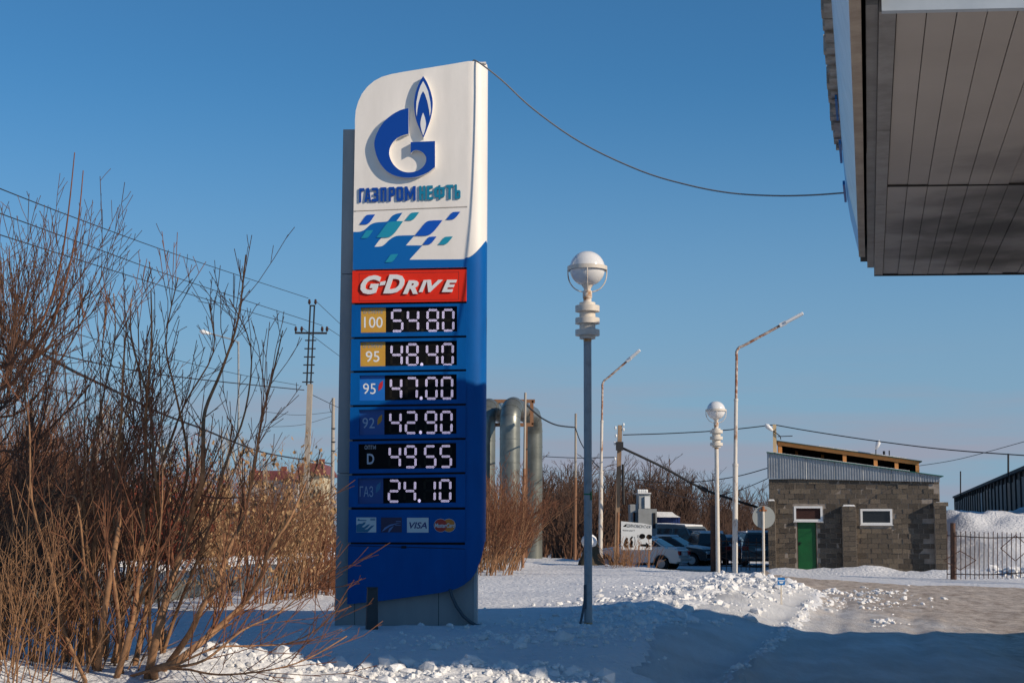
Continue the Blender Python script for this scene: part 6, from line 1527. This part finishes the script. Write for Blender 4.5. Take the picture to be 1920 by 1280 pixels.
# --- thick underbrush at the foot of the wood (one mass)
mb = MB(); rg = random.Random(14)
for i in range(2600):
    px = rg.uniform(985, 1455); Y = rg.uniform(92, 125); x = (px - 960) / FPX * Y; h = rg.uniform(.8, 3.0)
    mb.tube([(x, Y, -.1), (x + rg.gauss(0, .25), Y + rg.gauss(0, .2), h * .6), (x + rg.gauss(0, .5), Y, h)], [.022, .016, .008], 3, cap=False)
ub_ = stuff(mb.build('underbrush', BK_WD, None)); tag(ub_, 'dark tangled underbrush at the foot of the wood behind the yard', 'underbrush')
mb = MB()
for i in range(4600):
    px = rg.uniform(-40, 640); Y = 36 + 36 * rg.random() ** 1.7; x = (px - 960) / FPX * Y; h = rg.uniform(.5, 2.6)
    if x + 9.6 < (Y - 26) * .212 + 1.9 and x + 9.6 > (Y - 26) * .212 - 2.2: continue
    mb.tube([(x, Y, -.1), (x + rg.gauss(0, .25), Y + rg.gauss(0, .2), h * .6), (x + rg.gauss(0, .5), Y, h)], [.014, .010, .006], 3, cap=False)
ub_ = stuff(mb.build('underbrush', BK_RD, None)); tag(ub_, 'brown tangled underbrush behind the ground pipe on the left', 'underbrush')
# --- weeds under the sign, stump with snow cap
w_ = shrub('dry_weeds', 'clump of dry orange weeds in front of the tyre sign', 'weeds', (0, 0, 0), 61, 46, 1.25, .35, BK_ST, BK_OR, 1, dict(dens=(3.5, 2, 2), wob=.1, rmin=.006), (.008, .012), basew=.9)
x = (1187 - 960) / FPX * 58.5; w_.location = (x, 58.5, H(x, 58.5))
place(w_, 1160, 60, 'smaller clump of dry weeds at the foot of the concrete pole', .7, 2)
x = (1109 - 960) / FPX * 62; sz = H(x, 62)
t = thing('tree_stump', 'dark stump with a lump of snow beside the rear street lamp', 'stump', (x, 62, sz))
mb = MB(); rg = random.Random(2); n = 14
prof = [(.52, -.2), (.44, .15), (.34, .45), (.27, .75), (.20, .95), (.1, 1.05)]
mb.lathe(prof, n); mb.v = [(v[0] * (1 + .22 * math.sin(7 * math.atan2(v[1], v[0]) + v[2] * 3)), v[1], v[2] + .05 * rg.random()) for v in mb.v]
mb.build('trunk', mat('mossy_stump', (0.05, 0.05, 0.035), (0.08, 0.06, 0.04), rough=.95, scale=6, bump=.8), t)
mb = MB(); mb.lathe([(.12, .68), (.27, .78), (.33, .95), (.28, 1.12), (.16, 1.22), (.05, 1.26)], 14, (-.1, -.12, 0)); mb.build('snow_lump', CLOD, t, smooth=True)
for k, (px, py, h) in enumerate(((122, 1232, .34), (170, 1252, .30), (192, 1262, .26), (300, 1238, .32))):
    p = WY(px, py, 16.0 + .2 * k); z = H(p.x, p.y)
    t = thing('wooden_stake', ['weathered stake stub under the leaning shrub, leftmost of the stubs', 'snow-capped stake stub left of the tan stems', 'shortest stake stub among the tan stems', 'snow-capped stake stub right of the tan stems'][k], 'stake', (p.x, p.y, z), 0, 'stake stubs in the snow')
    mb = MB(); mb.tube([(0, 0, -.1), (.02, 0, h)], .05, 8); mb.build('stub', WOOD, t)
    mb = MB(); mb.lathe([(.055, h - .01), (.06, h + .03), (.03, h + .07)], 10, (.02, 0, 0)); mb.build('snow_cap', CLOD, t, smooth=True)

# ------------------------------------------------------------------ snow clods thrown up by the plough
def icosphere():
    import bmesh
    bm = bmesh.new(); bmesh.ops.create_icosphere(bm, subdivisions=1, radius=1.0)
    v = np.array([x.co[:] for x in bm.verts]); f = np.array([[q.index for q in p.verts] for p in bm.faces]); bm.free(); return v, f
IV, IF = icosphere(); RS = np.random.RandomState(8)
CL = []
def clod(x, y, s): CL.append((x, y, s))
for i in range(6500):          # along the driveway bank, in drifts of coarse and fine
    y = 20.0 + 25.5 * RS.rand() ** 0.9; xe = np.interp(y, EDGE_Y, EDGE_X); d = RS.normal(-1.5, 1.0)
    if d > .3: continue
    g = float(fbm(np.array([xe + d]), np.array([y]), 3, .9)[0])
    if g < RS.uniform(-.45, .35): continue
    big = RS.rand() < .035 and y > 26
    clod(xe + d, y, min(.20, .07 + RS.exponential(.04)) if big else min(.12, .010 + RS.exponential(.022) * (0.7 + .022 * (y - 19))))
for i in range(420):           # scattered farther out on the field
    y = RS.uniform(21, 44); xe = np.interp(y, EDGE_Y, EDGE_X); clod(xe - 1.2 - RS.exponential(1.6), y, min(.09, .010 + RS.exponential(.02)))
for i in range(2300):          # foreground line
    x = RS.uniform(-3.1, 1.3); y = 16.25 + .12 * x + RS.normal(0, .40) - .1
    g = float(fbm(np.array([x]), np.array([y]), 3, 1.2)[0])
    if g < RS.uniform(-.5, .3): continue
    clod(x, y, min(.12, .04 + RS.exponential(.025)) if RS.rand() < .05 else min(.06, .006 + RS.exponential(.012)))
for i in range(350):
    clod(RS.uniform(-6.0, 2.0), RS.uniform(17.3, 23), min(.045, .006 + RS.exponential(.008)))
for i in range(340):           # strewn on the driveway
    p = WZ(RS.normal(1600, 70), RS.normal(1126, 9), -.3); clod(p.x, p.y, min(.11, .012 + RS.exponential(.022)))
for i in range(60):
    p = WZ(RS.normal(1660, 14), RS.normal(1166, 3), -.3); clod(p.x, p.y, min(.09, .015 + RS.exponential(.02)))
for i in range(260):
    p = WZ(RS.uniform(1480, 1700), RS.normal(1109, 3), -.3); clod(p.x, p.y, min(.11, .015 + RS.exponential(.025)))
for i in range(320):           # along the ridge
    y = RS.uniform(16, 36); clod(float(np.interp(y, RIDGE_Y, RIDGE_X)) + RS.normal(0, .10), y, .010 + RS.exponential(.014))
for i in range(300):           # below the embankment
    clod(RS.uniform(18.3, 24), 57 + RS.rand() * 4, min(.25, .04 + RS.exponential(.06)))
CL = np.array(CL); CZ = hz(CL[:, 0], CL[:, 1]); cv = []; cf = []
for i, (x, y, s) in enumerate(CL):
    v = IV * (1 + RS.uniform(-.28, .22, (len(IV), 1))) * np.array([RS.uniform(.8, 1.4), RS.uniform(.7, 1.1), RS.uniform(.55, .95)])
    a = RS.uniform(0, 6.28); b = RS.uniform(-.6, .6); ca, sa, cb, sb_ = math.cos(a), math.sin(a), math.cos(b), math.sin(b)
    v = v @ np.array([[1, 0, 0], [0, cb, -sb_], [0, sb_, cb]]).T @ np.array([[ca, -sa, 0], [sa, ca, 0], [0, 0, 1]]).T
    cv.append(v * s + np.array([x, y, CZ[i] + s * 0.2])); cf.append(IF + i * len(IV))
cv = np.concatenate(cv); cf = np.concatenate(cf)
me = bpy.data.meshes.new('snow_clods'); me.from_pydata(cv.tolist(), [], cf.tolist()); me.materials.append(CLOD); me.update()
o = stuff(bpy.data.objects.new('snow_clods', me)); COL.objects.link(o); tag(o, 'loose lumps of ploughed snow along the driveway and the field edge', 'snow')
